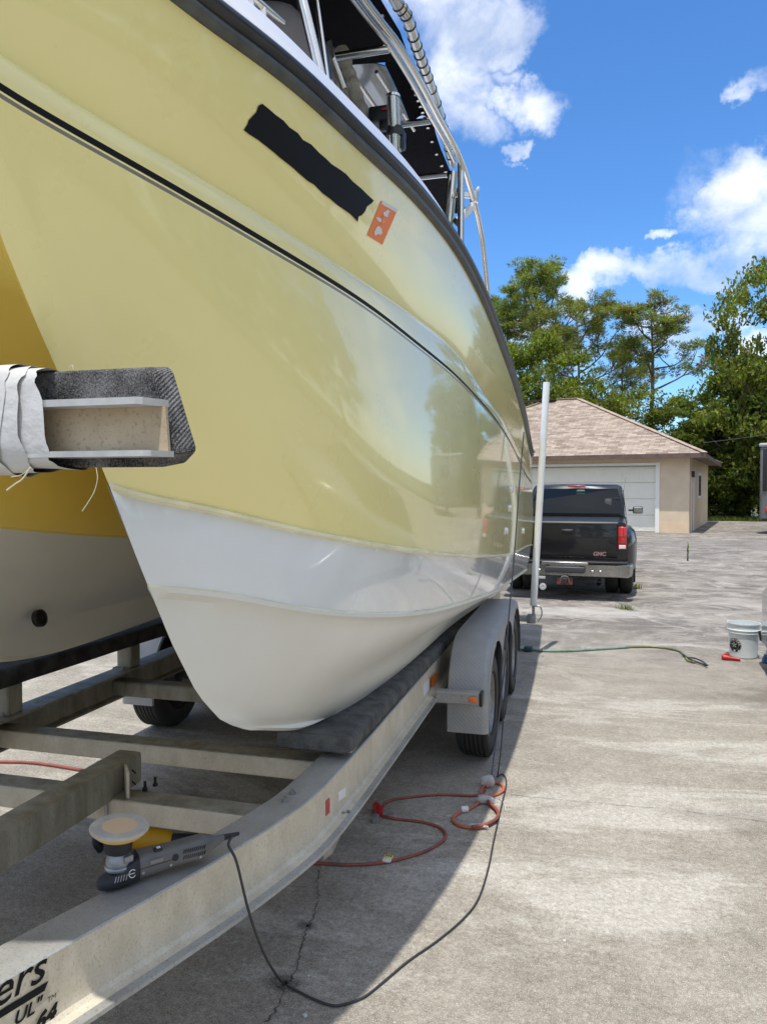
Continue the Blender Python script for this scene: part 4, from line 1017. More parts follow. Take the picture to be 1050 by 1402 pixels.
gc = at(942.5, 730, Z=0); gc.z = 0
GR = -rad(11.96)
gar = thing('garage', tuple(gc), 'beige stucco garage with tan shingle hip roof and wide cream sectional door', 'garage', rot=GR, local=True)
GW, GD, GH = 13.4, 11.7, 3.18
def gbox(x0, x1, y0, y1, z0, z1, name, m, parent=gar, sm=False):
    mb = MB(); mb.box(((x0 + x1) / 2, (y0 + y1) / 2, (z0 + z1) / 2), (x1 - x0, y1 - y0, z1 - z0)); return mb.build(name, m, parent, smooth=sm)
DX1, DX0, DZ = -1.22, -6.85, 2.82
mb = MB()
for (x0, x1, z0, z1) in ((DX1, 0, .48, GH), (-GW, DX0, .48, GH), (DX0, DX1, DZ, GH)): mb.box(((x0 + x1) / 2, .1, (z0 + z1) / 2), (x1 - x0, .2, z1 - z0))
mb.build('front_wall', 'stucco', gar, smooth=False)
for bx_ in (((DX1 / 2, .1, .24), (-DX1 + .012, .206, .48)), (((-GW + DX0) / 2, .1, .24), (GW + DX0, .206, .48))):
    mb = MB(); mb.box(*bx_); mb.build('painted_base_band', 'stucco_low', gar, smooth=False)
# right wall with door and window openings
mb = MB()
for (y0, y1, z0, z1) in ((.2, 1.1, 0, GH), (1.1, 2.15, 2.35, GH), (2.15, 4.6, 0, GH), (4.6, 6.2, 2.55, GH), (4.6, 6.2, 0, 1.45), (6.2, GD, 0, GH)): mb.box((-.1, (y0 + y1) / 2, (z0 + z1) / 2), (.2, y1 - y0, z1 - z0))
mb.build('side_wall', 'stucco', gar, smooth=False)
gbox(-GW, -GW + .2, .2, GD, 0, GH, 'side_wall', 'stucco'); gbox(-GW + .2, -.2, GD - .2, GD - .001, 0, GH, 'rear_wall', 'stucco')
d_o = gbox(-.13, -.06, 1.15, 2.10, .02, 2.30, 'side_door', 'trim_white')
for k, (z0, z1) in enumerate(((.25, .75), (.9, 1.4), (1.55, 2.1))): gbox(-.06, -.05, 1.3, 1.95, z0, z1, 'door_panel', 'trim_white', d_o)
mb = MB(); mb.lathe([(.03, 0), (.03, .03), (.045, .06), (.0001, .09)], (-.06, 1.25, 1.02), 12, Matrix.Rotation(rad(90), 3, 'Y')); mb.build('handle', 'bronze', d_o)
gbox(-.02, .03, 1.02, 1.10, 0, 2.42, 'door_trim', 'trim_white'); gbox(-.02, .03, 2.12, 2.20, 0, 2.42, 'door_trim', 'trim_white')
mb = MB(); mb.rbox((.09, .72, 2.45), (.12, .12, .26), .02); mb.beam((0, .72, 2.56), (.10, .72, 2.56), .03, .03); mb.build('wall_lamp', 'bronze', gar)
w_o = gbox(-.12, .02, 4.52, 6.28, 1.40, 2.60, 'window', 'trim_white')
gbox(.02, .026, 4.66, 5.34, 1.52, 2.48, 'pane', mat('pale blind behind glass', (.45, .45, .43), .15, coat=.8), w_o); gbox(.02, .026, 5.42, 6.12, 1.52, 2.48, 'pane', 'glass_dark', w_o)
# sectional door
gd = gbox(DX0, DX1, .26, .28, 0, DZ, 'garage_door', 'trim_white')
ph = (DZ - .04) / 4
for k in range(4):
    z0 = .02 + ph * k; p_ = MB(); p_.rbox(((DX0 + DX1) / 2, .235, z0 + ph / 2), (DX1 - DX0 - .02, .045, ph - .014), .008, seg=1)
    for i in range(8):
        w = (DX1 - DX0 - .02) / 8; cx_ = DX0 + .01 + w * (i + .5); p_.rbox((cx_, .212, z0 + ph / 2), (w - .16, .012, ph - .20), .005, seg=1)
    p_.build('door_section', 'door_cream', gd, smooth=True)
for (x0, x1, z0, z1) in ((DX1 - .10, DX1 + .06, 0, DZ + .12), (DX0 - .06, DX0 + .10, 0, DZ + .12)): gbox(x0, x1, -.03, .22, z0, z1, 'door_frame', 'trim_white')
gbox(DX0 + .10, DX1 - .10, -.028, .218, DZ, DZ + .118, 'door_frame', 'trim_white')
# hip roof
OV = .62; ZE = GH + .10; xa_, xb_, ya_, yb_ = -GW - OV, OV, -OV, GD + OV
half = (yb_ - ya_) / 2; rise = half * .5; rx0, rx1 = xa_ + half, xb_ - half; ym = (ya_ + yb_) / 2; ZR = ZE + rise
def slope(P, name, ax):
    """P: eave corner a, eave corner b, ridge b, ridge a"""
    mb = MB(); n = Vector(P[1]) - Vector(P[0]); mb.v = [tuple(p) for p in P]; mb.f = [tuple(range(len(P)))]; mb.m = [0]
    e = n.normalized(); nn = e.cross(Vector(P[2]) - Vector(P[0])).normalized(); s_ = nn.cross(e)
    mb.uv = [((Vector(p) - Vector(P[0])).dot(e), (Vector(p) - Vector(P[0])).dot(s_)) for p in P]
    o = mb.build(name, 'shingle', gar, smooth=False); return o
A, B, Cc_, D_ = (xa_, ya_, ZE), (xb_, ya_, ZE), (xb_, yb_, ZE), (xa_, yb_, ZE); R0, R1 = (rx0, ym, ZR), (rx1, ym, ZR)
for P in ((A, B, R1, R0), (Cc_, D_, R0, R1), (B, Cc_, R1), (D_, A, R0)): slope(P, 'roof_slope', 0)
M['cap'] = mat('ridge cap shingles', (.38, .28, .22), .9, noise=(4, .3, None))
mb = MB()
for a, b in ((R0, R1), (B, R1), (A, R0), (Cc_, R1), (D_, R0)):
    a = Vector(a) + Vector((0, 0, .015)); b = Vector(b) + Vector((0, 0, .015)); mb.beam(a, b, .26, .03, r=.01)
mb.build('ridge_cap', 'cap', gar, smooth=False)
mb = MB()
for a, b in ((A, B), (B, Cc_), (Cc_, D_), (D_, A)):
    a, b = Vector(a), Vector(b); e = (b - a).normalized() * .012; mb.beam(a - Vector((0, 0, .10)) - e, b - Vector((0, 0, .10)) + e, .03, .19, r=.004)
mb.build('fascia', 'fascia', gar, smooth=False)
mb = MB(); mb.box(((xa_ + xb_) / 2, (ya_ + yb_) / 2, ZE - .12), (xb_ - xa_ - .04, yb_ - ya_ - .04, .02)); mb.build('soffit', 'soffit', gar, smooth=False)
mb = MB(); mb.box((rx1 - 2.6, ym - .25, ZR - .02), (3.0, .3, .07)); mb.build('ridge_vent', 'bronze', gar, smooth=False)
# ---------------------------------------------------------------- overhead cable
ca, cb = at(962, 606, f=33), at(1075, 590, f=30)
mb = MB(); mb.tube([ca.lerp(cb, t / 10) + Vector((0, 0, -.04 * math.sin(math.pi * t / 10))) for t in range(11)], .010, 6)
tag(mb.build('overhead_cable', 'cord_grey', None), 'thin grey cable running from the garage eave to the right', 'cable')

# ---------------------------------------------------------------- pickup truck
M['truck_black'] = mat('black car paint', (.010, .010, .011), .3, spec=.3, coat=.55, coatr=.04, noise=(3, .2, None))
M['chrome'] = mat('dull chrome', (.40, .39, .37), .26, 1.0, noise=(8, .15, None))
M['tail_red'] = mat('red tail lamp lens', (.55, .012, .015), .15, coat=.8)
M['tint'] = mat('tinted car glass', (.008, .010, .011), .08, spec=.35)
M['plate'] = mat('plain pale plate', (.42, .42, .40), .5)
tp_ = at(773, 822, Z=0); tp_.z = 0
trk = thing('pickup_truck', tuple(tp_), 'black extended cab pickup truck parked facing the garage, seen from behind', 'pickup truck', rot=-rad(2.8), local=True)
def tb(c, d, name, m, r=.02, seg=3, R=None, parent=trk):
    mb = MB(); mb.rbox(c, d, r, R, seg=seg); return mb.build(name, m, parent)
def loft(secs, name, m, parent=trk, angle=40):
    """secs: list of (y, [(x,z)...]) cross-sections, closed loops"""
    mb = MB(); rw = [[(x, y, z) for x, z in pts] + [(pts[0][0], y, pts[0][1])] for y, pts in secs]
    mb.grid(rw); n = len(secs[0][1]); mb.add(rw[0][:-1], [tuple(range(n))]); mb.add(rw[-1][:-1], [tuple(range(n))[::-1]])
    o = mb.build(name, m, parent, merge=True, angle=angle); bm = bmesh.new(); bm.from_mesh(o.data); bmesh.ops.recalc_face_normals(bm, faces=bm.faces); bm.to_mesh(o.data); bm.free(); return o
def sect(w, z0, z1, rb=.08, rt=.08, tuck=0.0, n=5):
    P = []
    for cx_, cz, a0 in ((w - rb, z0 + rb, -90), (w - tuck - rt, z1 - rt, 0), (-(w - tuck - rt), z1 - rt, 90), (-(w - rb), z0 + rb, 180)):
        r = rb if cz < (z0 + z1) / 2 else rt
        for k in range(n + 1): a = rad(a0 + 90 * k / n); P.append((cx_ + r * math.cos(a), cz + r * math.sin(a)))
    return P
def bedside():
    secs = []
    for y in (.20, .24, .9, 1.6, 2.2, 2.5, 2.72): secs.append((y, sect(.93, .48, 1.245, .06, .05, .01)))
    return secs
loft(bedside(), 'bed_body', 'truck_black')
tb((0, 1.4, 1.25), (1.62, 2.2, .012), 'bed_liner', 'black_plastic', .004)
# flared rear fenders over twin wheels
for s in (1, -1):
    secs = []
    for y, w, zt_, zb_ in ((.42, .02, 1.02, .62), (.50, .08, 1.08, .50), (.70, .14, 1.14, .46), (1.1, .17, 1.16, .50), (1.5, .17, 1.16, .50), (1.9, .14, 1.14, .46), (2.1, .08, 1.08, .48), (2.2, .02, 1.0, .6)):
        pts = [(.88 * s, zb_), ((.92 + w * .96) * s, zb_), ((.93 + w) * s, zb_ + .10), ((.93 + w) * s, zt_ - .22), ((.93 + w * .8) * s, zt_ - .09), ((.93 + w * .35) * s, zt_ - .01), (.88 * s, zt_)]
        secs.append((y, pts if s == 1 else pts[::-1]))
    loft(secs, 'flared_fender', 'truck_black', angle=50)
    for k, xx in enumerate((.93, .70)):
        mb = MB(); R = Matrix.Rotation(rad(90) * s, 3, 'Y'); w = .115
        mb.lathe([(.20, -w), (.30, -w - .003), (.365, -w + .02), (.385, -w + .05), (.385, w - .05), (.365, w - .02), (.30, w + .003), (.20, w)], (xx * s, 1.28, .385), 32, R, closed=False); mb.lathe([(.2, -w + .02), (.19, .0), (.0001, .0)], (xx * s, 1.28, .385), 20, R); mb.build('rear_wheel', 'rubber', trk)
    mb = MB(); R = Matrix.Rotation(rad(90) * s, 3, 'Y'); w = .115
    mb.lathe([(.20, -w), (.30, -w - .003), (.365, -w + .02), (.385, -w + .05), (.385, w - .05), (.365, w - .02), (.30, w + .003), (.20, w)], (.84 * s, 5.2, .385), 32, R, closed=False); mb.lathe([(.2, -w + .02), (.19, .06), (.0001, .08)], (.84 * s, 5.2, .385), 20, R); mb.build('front_wheel', 'rubber', trk)
    tb((.94 * s, 1.72, .36), (.30, .02, .46), 'mud_flap', 'rubber', .006)
    lt = tb((.865 * s, .215, 1.0), (.125, .09, .36), 'tail_light', 'tail_red', .015)
    for zz in (.93, 1.03): tb((.865 * s, .168, zz), (.112, .008, .006), 'lens_rib', 'black_plastic', .001, 1, parent=lt)
    tb((.865 * s, .170, .862), (.10, .012, .055), 'reverse_lens', 'white_vinyl', .004, 1, parent=lt)
# tailgate
tg = tb((0, .205, .96), (1.59, .07, .56), 'tailgate', 'truck_black', .022)
tb((0, .205, 1.236), (1.60, .085, .03), 'tailgate_cap', mat('worn grey edge trim', (.16, .15, .12), .35, .3), .01, parent=tg)
hd = tb((.02, .168, 1.10), (.19, .02, .062), 'handle', 'black_plastic', .008, parent=tg); tb((.02, .155, 1.108), (.13, .014, .026), 'handle_grip', 'dark_grey_plastic', .006)
mb = MB(); text_into(mb, 'GMC', .088, (.42, .166, .715), (1, 0, 0), (0, 0, 1), offset=.004, shear=.1); mb.build('badge', mat('red and silver badge', (.45, .25, .25), .3, .5), tg, smooth=False)
# bumper
loft([(-.02, sect(.80, .40, .58, .03, .03)), (.0, sect(.98, .39, .60, .04, .03)), (.10, sect(1.02, .40, .60, .04, .03)), (.30, sect(1.03, .42, .60, .04, .03))], 'bumper', 'chrome')
tb((0, .05, .62), (1.9, .24, .035), 'bumper_pad', 'black_plastic', .012)
tb((0, -.055, .50), (.62, .10, .10), 'step_plate', 'dark_grey_plastic', .02); tb((0, -.04, .60), (.72, .12, .05), 'step_plate', 'chrome', .012)
lp = tb((.0, -.062, .565), (.46, .012, .13), 'licence_plate', 'plate', .006); tb((.17, -.07, .585), (.03, .006, .03), 'plate_screw', 'black_plastic', .003, parent=lp)
for x in (-.40, .42, .54): tb((x, -.03, .475), (.06, .05, .05), 'bumper_lamp', 'chrome', .015)
tb((0, -.0, .33), (.09, .30, .09), 'hitch_receiver', 'bronze', .008); tb((.0, -.05, .315), (.24, .02, .11), 'hitch_plate', mat('rusty red iron', (.16, .045, .03), .7), .006)
mb = MB(); mb.tube(spl([(-.06, -.07, .30), (-.05, -.08, .38), (.0, -.08, .40), (.05, -.08, .38), (.06, -.07, .30)], 4), .010, 6); mb.build('hitch_shackle', 'chrome', trk)
tb((-.40, -.03, .36), (.20, .03, .045), 'wiring_socket', 'plate', .006)
mb = MB(); mb.lathe([(.055, 0), (.055, .03), (.02, .035), (.0001, .02)], (-.34, -.06, .22), 16, Matrix.Rotation(rad(90), 3, 'X')); mb.tube(spl([(-.45, -.03, .34), (-.42, -.06, .25), (-.46, -.05, .12), (-.47, -.04, .02)], 5), .008, 6); mb.build('trailer_plug', 'plate', trk)
mb = MB(); mb.tube([(.52, .3, .30), (.52, .02, .29)], .035, 14, cap=False); mb.build('exhaust_pipe', 'bronze', trk)
tb((0, 2.4, .42), (1.5, 4.0, .16), 'chassis', 'black_plastic', .02)
# cab: shoulder, greenhouse, roof
loft([(2.78, sect(.95, .46, 1.24, .10, .08, .01)), (3.4, sect(.97, .44, 1.24, .10, .08, .01)), (4.6, sect(.97, .44, 1.24, .10, .08, .01)), (5.0, sect(.96, .5, 1.22, .10, .1, .01)), (5.7, sect(.94, .5, 1.17, .10, .1, .02)), (6.02, sect(.86, .5, 1.10, .10, .1, .03))], 'cab_body', 'truck_black')
def gh(y, w0, w1, z0, z1): return (y, [(w0, z0), (w0 - .01, z0 + .05), (w1 + .012, z1 - .07), (w1 - .015, z1 - .025), (w1 - .08, z1), (0, z1 + .012), (-(w1 - .08), z1), (-(w1 - .015), z1 - .025), (-(w1 + .012), z1 - .07), (-(w0 - .01), z0 + .05), (-w0, z0)])
loft([gh(2.80, .93, .89, 1.20, 1.30), gh(2.86, .92, .88, 1.20, 1.62), gh(2.98, .92, .84, 1.20, 1.83), gh(3.15, .92, .84, 1.20, 1.875), gh(4.0, .92, .84, 1.20, 1.88), gh(4.45, .92, .83, 1.20, 1.84), gh(4.9, .90, .80, 1.20, 1.45), gh(5.15, .90, .86, 1.20, 1.25)], 'cab_roof', 'truck_black', angle=45)
def quadp(P, name, m, th=.012, parent=trk):
    n = (Vector(P[1]) - Vector(P[0])).cross(Vector(P[2]) - Vector(P[0])).normalized() * th; mb = MB(); mb.prism(P, n); return mb.build(name, m, parent, smooth=False)
rw_ = quadp([(-.84, 2.79, 1.31), (.84, 2.79, 1.31), (.83, 2.84, 1.55), (.77, 2.92, 1.79), (-.77, 2.92, 1.79), (-.83, 2.84, 1.55)], 'rear_window', 'tint')
quadp([(.922, 3.1, 1.28), (.922, 4.55, 1.28), (.862, 4.35, 1.77), (.862, 3.15, 1.77)], 'side_window', 'tint'); quadp([(-.922, 3.1, 1.28), (-.862, 3.15, 1.77), (-.862, 4.35, 1.77), (-.922, 4.55, 1.28)], 'side_window', 'tint')
mb = MB(); P = [(.08 + .13 * math.cos(a) * (1 if k % 2 else .85), 2.893 - .0, 1.69 + .10 * math.sin(a)) for k, a in enumerate([math.pi * 2 * i / 6 for i in range(6)])]; P = [(x, 2.80 + (z - 1.31) * .24 - .012, z) for x, y, z in P]; mb.prism(P, (0, .003, 0)); P2 = [(.08 - .10, 1.60), (.18, 1.60), (.08, 1.49)]; mb.prism([(x, 2.80 + (z - 1.31) * .24 - .012, z) for x, z in P2], (0, .003, 0)); mb.build('window_sticker', mat('pale green sticker', (.20, .24, .18), .5), rw_, smooth=False)
mb = MB(); z = 1.69; mb.rbox((.08, 2.80 + (z - 1.31) * .24 - .014, z), (.16, .004, .04), .001); mb.build('sticker_band', mat('green film', (.03, .08, .03), .5), rw_)
tb((0.0, 2.90, 1.845), (.34, .05, .035), 'brake_light', 'tail_red', .01)
mb = MB(); mb.rbox((.60, 2.83, 1.50), (.12, .006, .20), .002, Matrix.Rotation(rad(-14), 3, 'X')); mb.build('headrest_shape', 'dark_grey_plastic', rw_)
for s in (1, -1):
    a = tb((1.05 * s, 4.45, 1.34), (.14, .04, .04), 'mirror_arm', 'black_plastic', .01); mr_ = tb((1.17 * s, 4.45, 1.345), (.20, .09, .15), 'door_mirror', 'black_plastic', .03)
    tb((1.17 * s, 4.40, 1.345), (.165, .006, .115), 'mirror_glass', 'chrome', .002, 1, parent=mr_)
mb = MB(); mb.tube([(.80, 4.9, 1.2), (.93, 4.75, 2.05)], .004, 5); mb.build('aerial', 'steel', trk)

# ---------------------------------------------------------------- motorhome and silver car at the right edge
M['rv_grey'] = mat('patterned grey camper side', (.07, .075, .072), .5, noise=(1.6, .5, (.20, .21, .20), (1, 1, .6)))
rvp = at(1037.5, 728, f=30.0); rvp.z = 0
rv = thing('camper', tuple(rvp), 'tall dark grey camper standing by the trees at the right edge', 'camper', rot=GR - rad(14), local=True)
def rb(c, d, name, m, r=.05, parent=rv, seg=3):
    mb = MB(); mb.rbox(c, d, r, seg=seg); return mb.build(name, m, parent)
rb((1.25, 3.9, 2.05), (2.5, 7.8, 3.0), 'body', 'rv_grey', .12); rb((1.25, 3.9, 3.60), (2.56, 7.9, .16), 'roof', mat('dusty camper roof', (.38, .38, .37), .6), .07)
rb((.22, -.02, 2.6), (.16, .05, 1.7), 'rear_trim', 'black_plastic', .02); rb((1.5, -.01, 2.6), (1.1, .04, .8), 'rear_window', 'glass_dark', .03)
for x in (1.98, 2.32):
    mb = MB(); mb.tube([(x, -.12, .7), (x, -.12, 3.5), (x, .1, 3.75)], .018, 8); mb.build('ladder_rail', 'alu_pipe', rv)
for z in (1.0, 1.4, 1.8, 2.2, 2.6, 3.0, 3.4): 
    mb = MB(); mb.tube([(1.98, -.12, z), (2.32, -.12, z)], .014, 8); mb.build('ladder_rung', 'alu_pipe', rv)
rb((1.25, .1, .62), (2.3, .18, .16), 'bumper', 'black_plastic', .03); rb((.30, -.02, 1.0), (.10, .05, .22), 'tail_light', 'tail_red', .02); rb((2.36, -.02, 1.2), (.10, .05, .22), 'tail_light', 'tail_red', .02)
for x in (.2, 2.3):
    for y in (4.4, 5.3):
        mb = MB(); mb.lathe([(.2, -.11), (.34, -.10), (.36, -.06), (.36, .06), (.34, .10), (.2, .11)], (x, y, .36), 24, Matrix.Rotation(rad(90), 3, 'Y')); mb.build('wheel', 'rubber', rv)
M['silver'] = mat('silver car paint', (.42, .44, .44), .3, .5, coat=.9)
cp = at(1041, 908, Z=0); cp.z = 0
car = thing('parked_car', (cp.x - .07, cp.y, 0), 'silver grey car at the right edge behind the white bucket', 'car', local=True)
def cb_(c, d, name, m, r=.03, parent=car, R=None):
    mb = MB(); mb.rbox(c, d, r, R, seg=3); return mb.build(name, m, parent)
def csec(y, x0, x1, z0, z1, rt=.12): 
    P = []
    for cx_, cz, r, a0 in ((x1 - .08, z0 + .08, .08, -90), (x1 - rt, z1 - rt, rt, 0), (x0 + rt, z1 - rt, rt, 90), (x0 + .08, z0 + .08, .08, 180)):
        for k in range(5): a = rad(a0 + 90 * k / 4); P.append((cx_ + r * math.cos(a), cz + r * math.sin(a)))
    return (y, P)
loft([csec(.0, .22, 1.58, .28, .62), csec(-.06, .09, 1.71, .22, .72), csec(-.20, .03, 1.77, .20, .84), csec(-.7, 0, 1.8, .20, .98), csec(-1.6, 0, 1.8, .20, 1.0), csec(-3.4, 0, 1.8, .20, .95), csec(-4.1, .04, 1.76, .20, .86), csec(-4.35, .2, 1.6, .25, .7)], 'body', 'silver', car, 45)
loft([csec(-.5, .14, 1.66, .85, 1.0, .05), csec(-.9, .20, 1.60, .85, 1.42, .12), csec(-1.5, .22, 1.58, .85, 1.50, .15), csec(-2.4, .22, 1.58, .85, 1.46, .15), csec(-3.1, .16, 1.64, .85, .99, .05)], 'cabin', 'tint', car, 45)
cb_((.9, -1.75, 1.485), (1.2, 1.5, .05), 'roof', 'silver', .02); cb_((.9, .0, .42), (1.3, .06, .12), 'bumper_insert', 'plate', .03)
for x in (.15, 1.65): cb_((x, -.09, .70), (.12, .16, .20), 'tail_light', 'tail_red', .04)
for x in (.10, 1.70):
    for y in (-.85, -3.55):
        mb = MB(); mb.lathe([(.18, -.10), (.30, -.10), (.32, -.06), (.32, .06), (.30, .10), (.18, .10)], (x, y, .32), 28, Matrix.Rotation(rad(90), 3, 'Y')); mb.build('wheel', 'rubber', car)

# ---------------------------------------------------------------- trees
def leaf_mat(name, trans=.45):
    m = bpy.data.materials.new(name); m.use_nodes = True; nt = m.node_tree; N = nt.nodes; L = nt.links
    for n in list(N): N.remove(n)
    out = N.new('ShaderNodeOutputMaterial'); a = N.new('ShaderNodeAttribute'); a.attribute_name = 'tone'
    d = N.new('ShaderNodeBsdfPrincipled'); d.inputs['Roughness'].default_value = .5; d.inputs['Specular IOR Level'].default_value = .3; L.new(a.outputs['Color'], d.inputs['Base Color'])
    t = N.new('ShaderNodeBsdfTranslucent'); g = N.new('ShaderNodeMixRGB'); g.blend_type = 'MULTIPLY'; g.inputs[0].default_value = 1; L.new(a.outputs['Color'], g.inputs[1]); g.inputs[2].default_value = (1.6, 1.7, .6, 1); L.new(g.outputs[0], t.inputs[0])
    x = N.new('ShaderNodeMixShader'); x.inputs[0].default_value = trans; L.new(d.outputs[0], x.inputs[1]); L.new(t.outputs[0], x.inputs[2]); L.new(x.outputs[0], out.inputs[0]); return m
M['leaf'] = leaf_mat('foliage'); M['bark'] = mat('grey brown bark', (.13, .10, .08), .9, noise=(6, .4, None, (1, 1, .2)), bump=(30, .6, .03))
M['pine_bark'] = mat('pine bark', (.17, .12, .095), .9, noise=(5, .4, None, (1, 1, .25)), bump=(25, .7, .03))
def leaves(name, cen, size, tone, parent, aspect=.55, updir=.35):
    n = len(cen); u = rng.normal(size=(n, 3)); u /= np.linalg.norm(u, axis=1)[:, None]
    nrm_ = rng.normal(size=(n, 3)); nrm_[:, 2] += updir * 3; v = np.cross(nrm_, u); v /= (np.linalg.norm(v, axis=1)[:, None] + 1e-9); s = size[:, None]
    V = np.empty((n, 4, 3)); V[:, 0] = cen - u * s * .5; V[:, 1] = cen + v * s * aspect * .5; V[:, 2] = cen + u * s * .5; V[:, 3] = cen - v * s * aspect * .5
    me = bpy.data.meshes.new(name); me.vertices.add(n * 4); me.vertices.foreach_set('co', V.ravel()); me.loops.add(n * 4); me.loops.foreach_set('vertex_index', np.arange(n * 4, dtype=np.int32))
    me.polygons.add(n); me.polygons.foreach_set('loop_start', np.arange(n, dtype=np.int32) * 4); me.polygons.foreach_set('loop_total', np.full(n, 4, dtype=np.int32))
    at_ = me.color_attributes.new('tone', 'FLOAT_COLOR', 'POINT'); c4 = np.ones((n, 4, 4)); c4[:, :, :3] = tone[:, None, :]; at_.data.foreach_set('color', c4.ravel())
    me.materials.append(M['leaf']); me.update(calc_edges=True); me.validate(); return link(name, me, parent)
def tones(n, base, var, warm=.0):
    t = np.tile(np.array(base), (n, 1)); k = np.exp(rng.normal(0, var, size=(n, 1))); t = t * k; t[:, 0] *= 1 + rng.normal(0, .12, n) + warm; return np.clip(t, .004, .5)
def limb(mb, p, d, L_, r, depth, tips, r_, spread=.7, up=.25, kids=(2, 3)):
    P = [p]; q = p.copy(); dd = d.copy(); k = 4
    for i in range(k):
        dd = (dd + Vector((r_.gauss(0, .13), r_.gauss(0, .13), r_.gauss(0, .08) + up * .15))).normalized(); q = q + dd * L_ / k; P.append(q.copy())
    mb.tube(P, [r * (1 - .45 * i / k) for i in range(k + 1)], 6 if depth > 1 else 5)
    if depth <= 0: tips.append((q, dd)); return
    tips.append((P[3], dd)) if depth == 1 else None
    for c in range(r_.randint(*kids)):
        nd = (dd + Vector((r_.gauss(0, spread), r_.gauss(0, spread), r_.gauss(0, spread * .6) + up))).normalized()
        limb(mb, P[r_.choice((3, 4))].copy(), nd, L_ * r_.uniform(.6, .85), r * .55, depth - 1, tips, r_, spread, up, kids)
def broadleaf(seed, H=10.0, Rw=4.2, base=(.14, .175, .03), nleaf=17000, low=.18, size=.25):
    """root at the origin; crown from low*H to H"""
    r_ = random.Random(seed); root = thing('broadleaf_tree', (0, 0, 0), 'x', 'tree', local=True); mb = MB(); tips = []
    mb.tube([(0, 0, -.1), (.05, .05, H * .12), (0, .1, H * .28), (.1, .0, H * .4)], [.26, .21, .18, .14], 10)
    for k in range(7):
        a = k * 2.4 + r_.random(); limb(mb, Vector((0, 0, H * (.14 + .035 * k))), Vector((math.cos(a), math.sin(a), .8)).normalized(), H * .24, .09, 2, tips, r_)
    mb.build('trunk', 'bark', root)
    # lumpy crown made of separate sprays
    nc_ = 120; cl = []
    for i in range(nc_):
        z = r_.uniform(low, 1.0); t = (z - low) / (1 - low); prof = (math.sin(math.pi * min(1, .16 + t * .86)) ** .55) * Rw
        a = r_.uniform(0, 2 * math.pi); lump = 1 + .22 * math.sin(3 * a + seed) * math.cos(4 * t + seed) + r_.uniform(-.22, .16)
        rr__ = prof * lump * math.sqrt(r_.uniform(.30, 1)); cl.append((rr__ * math.cos(a), rr__ * math.sin(a), z * H, r_.uniform(.45, 1.05) * H / 10, r_.uniform(.78, 1.25)))
    for (q, d) in tips: cl.append((q.x, q.y, q.z, .6, 1.0))
    per = nleaf // len(cl); C_, S_, T_ = [], [], []
    for (x, y, z, rad_, br) in cl:
        v = rng.normal(size=(per, 3)); v /= np.linalg.norm(v, axis=1)[:, None]; v *= (rng.random((per, 1)) ** .45) * rad_; v[:, 2] *= .62
        C_.append(v + np.array((x, y, z))); S_.append(size * rng.uniform(.6, 1.3, per)); T_.append(tones(per, np.array(base) * br, .28))
    leaves('crown', np.concatenate(C_), np.concatenate(S_), np.concatenate(T_), root); return root
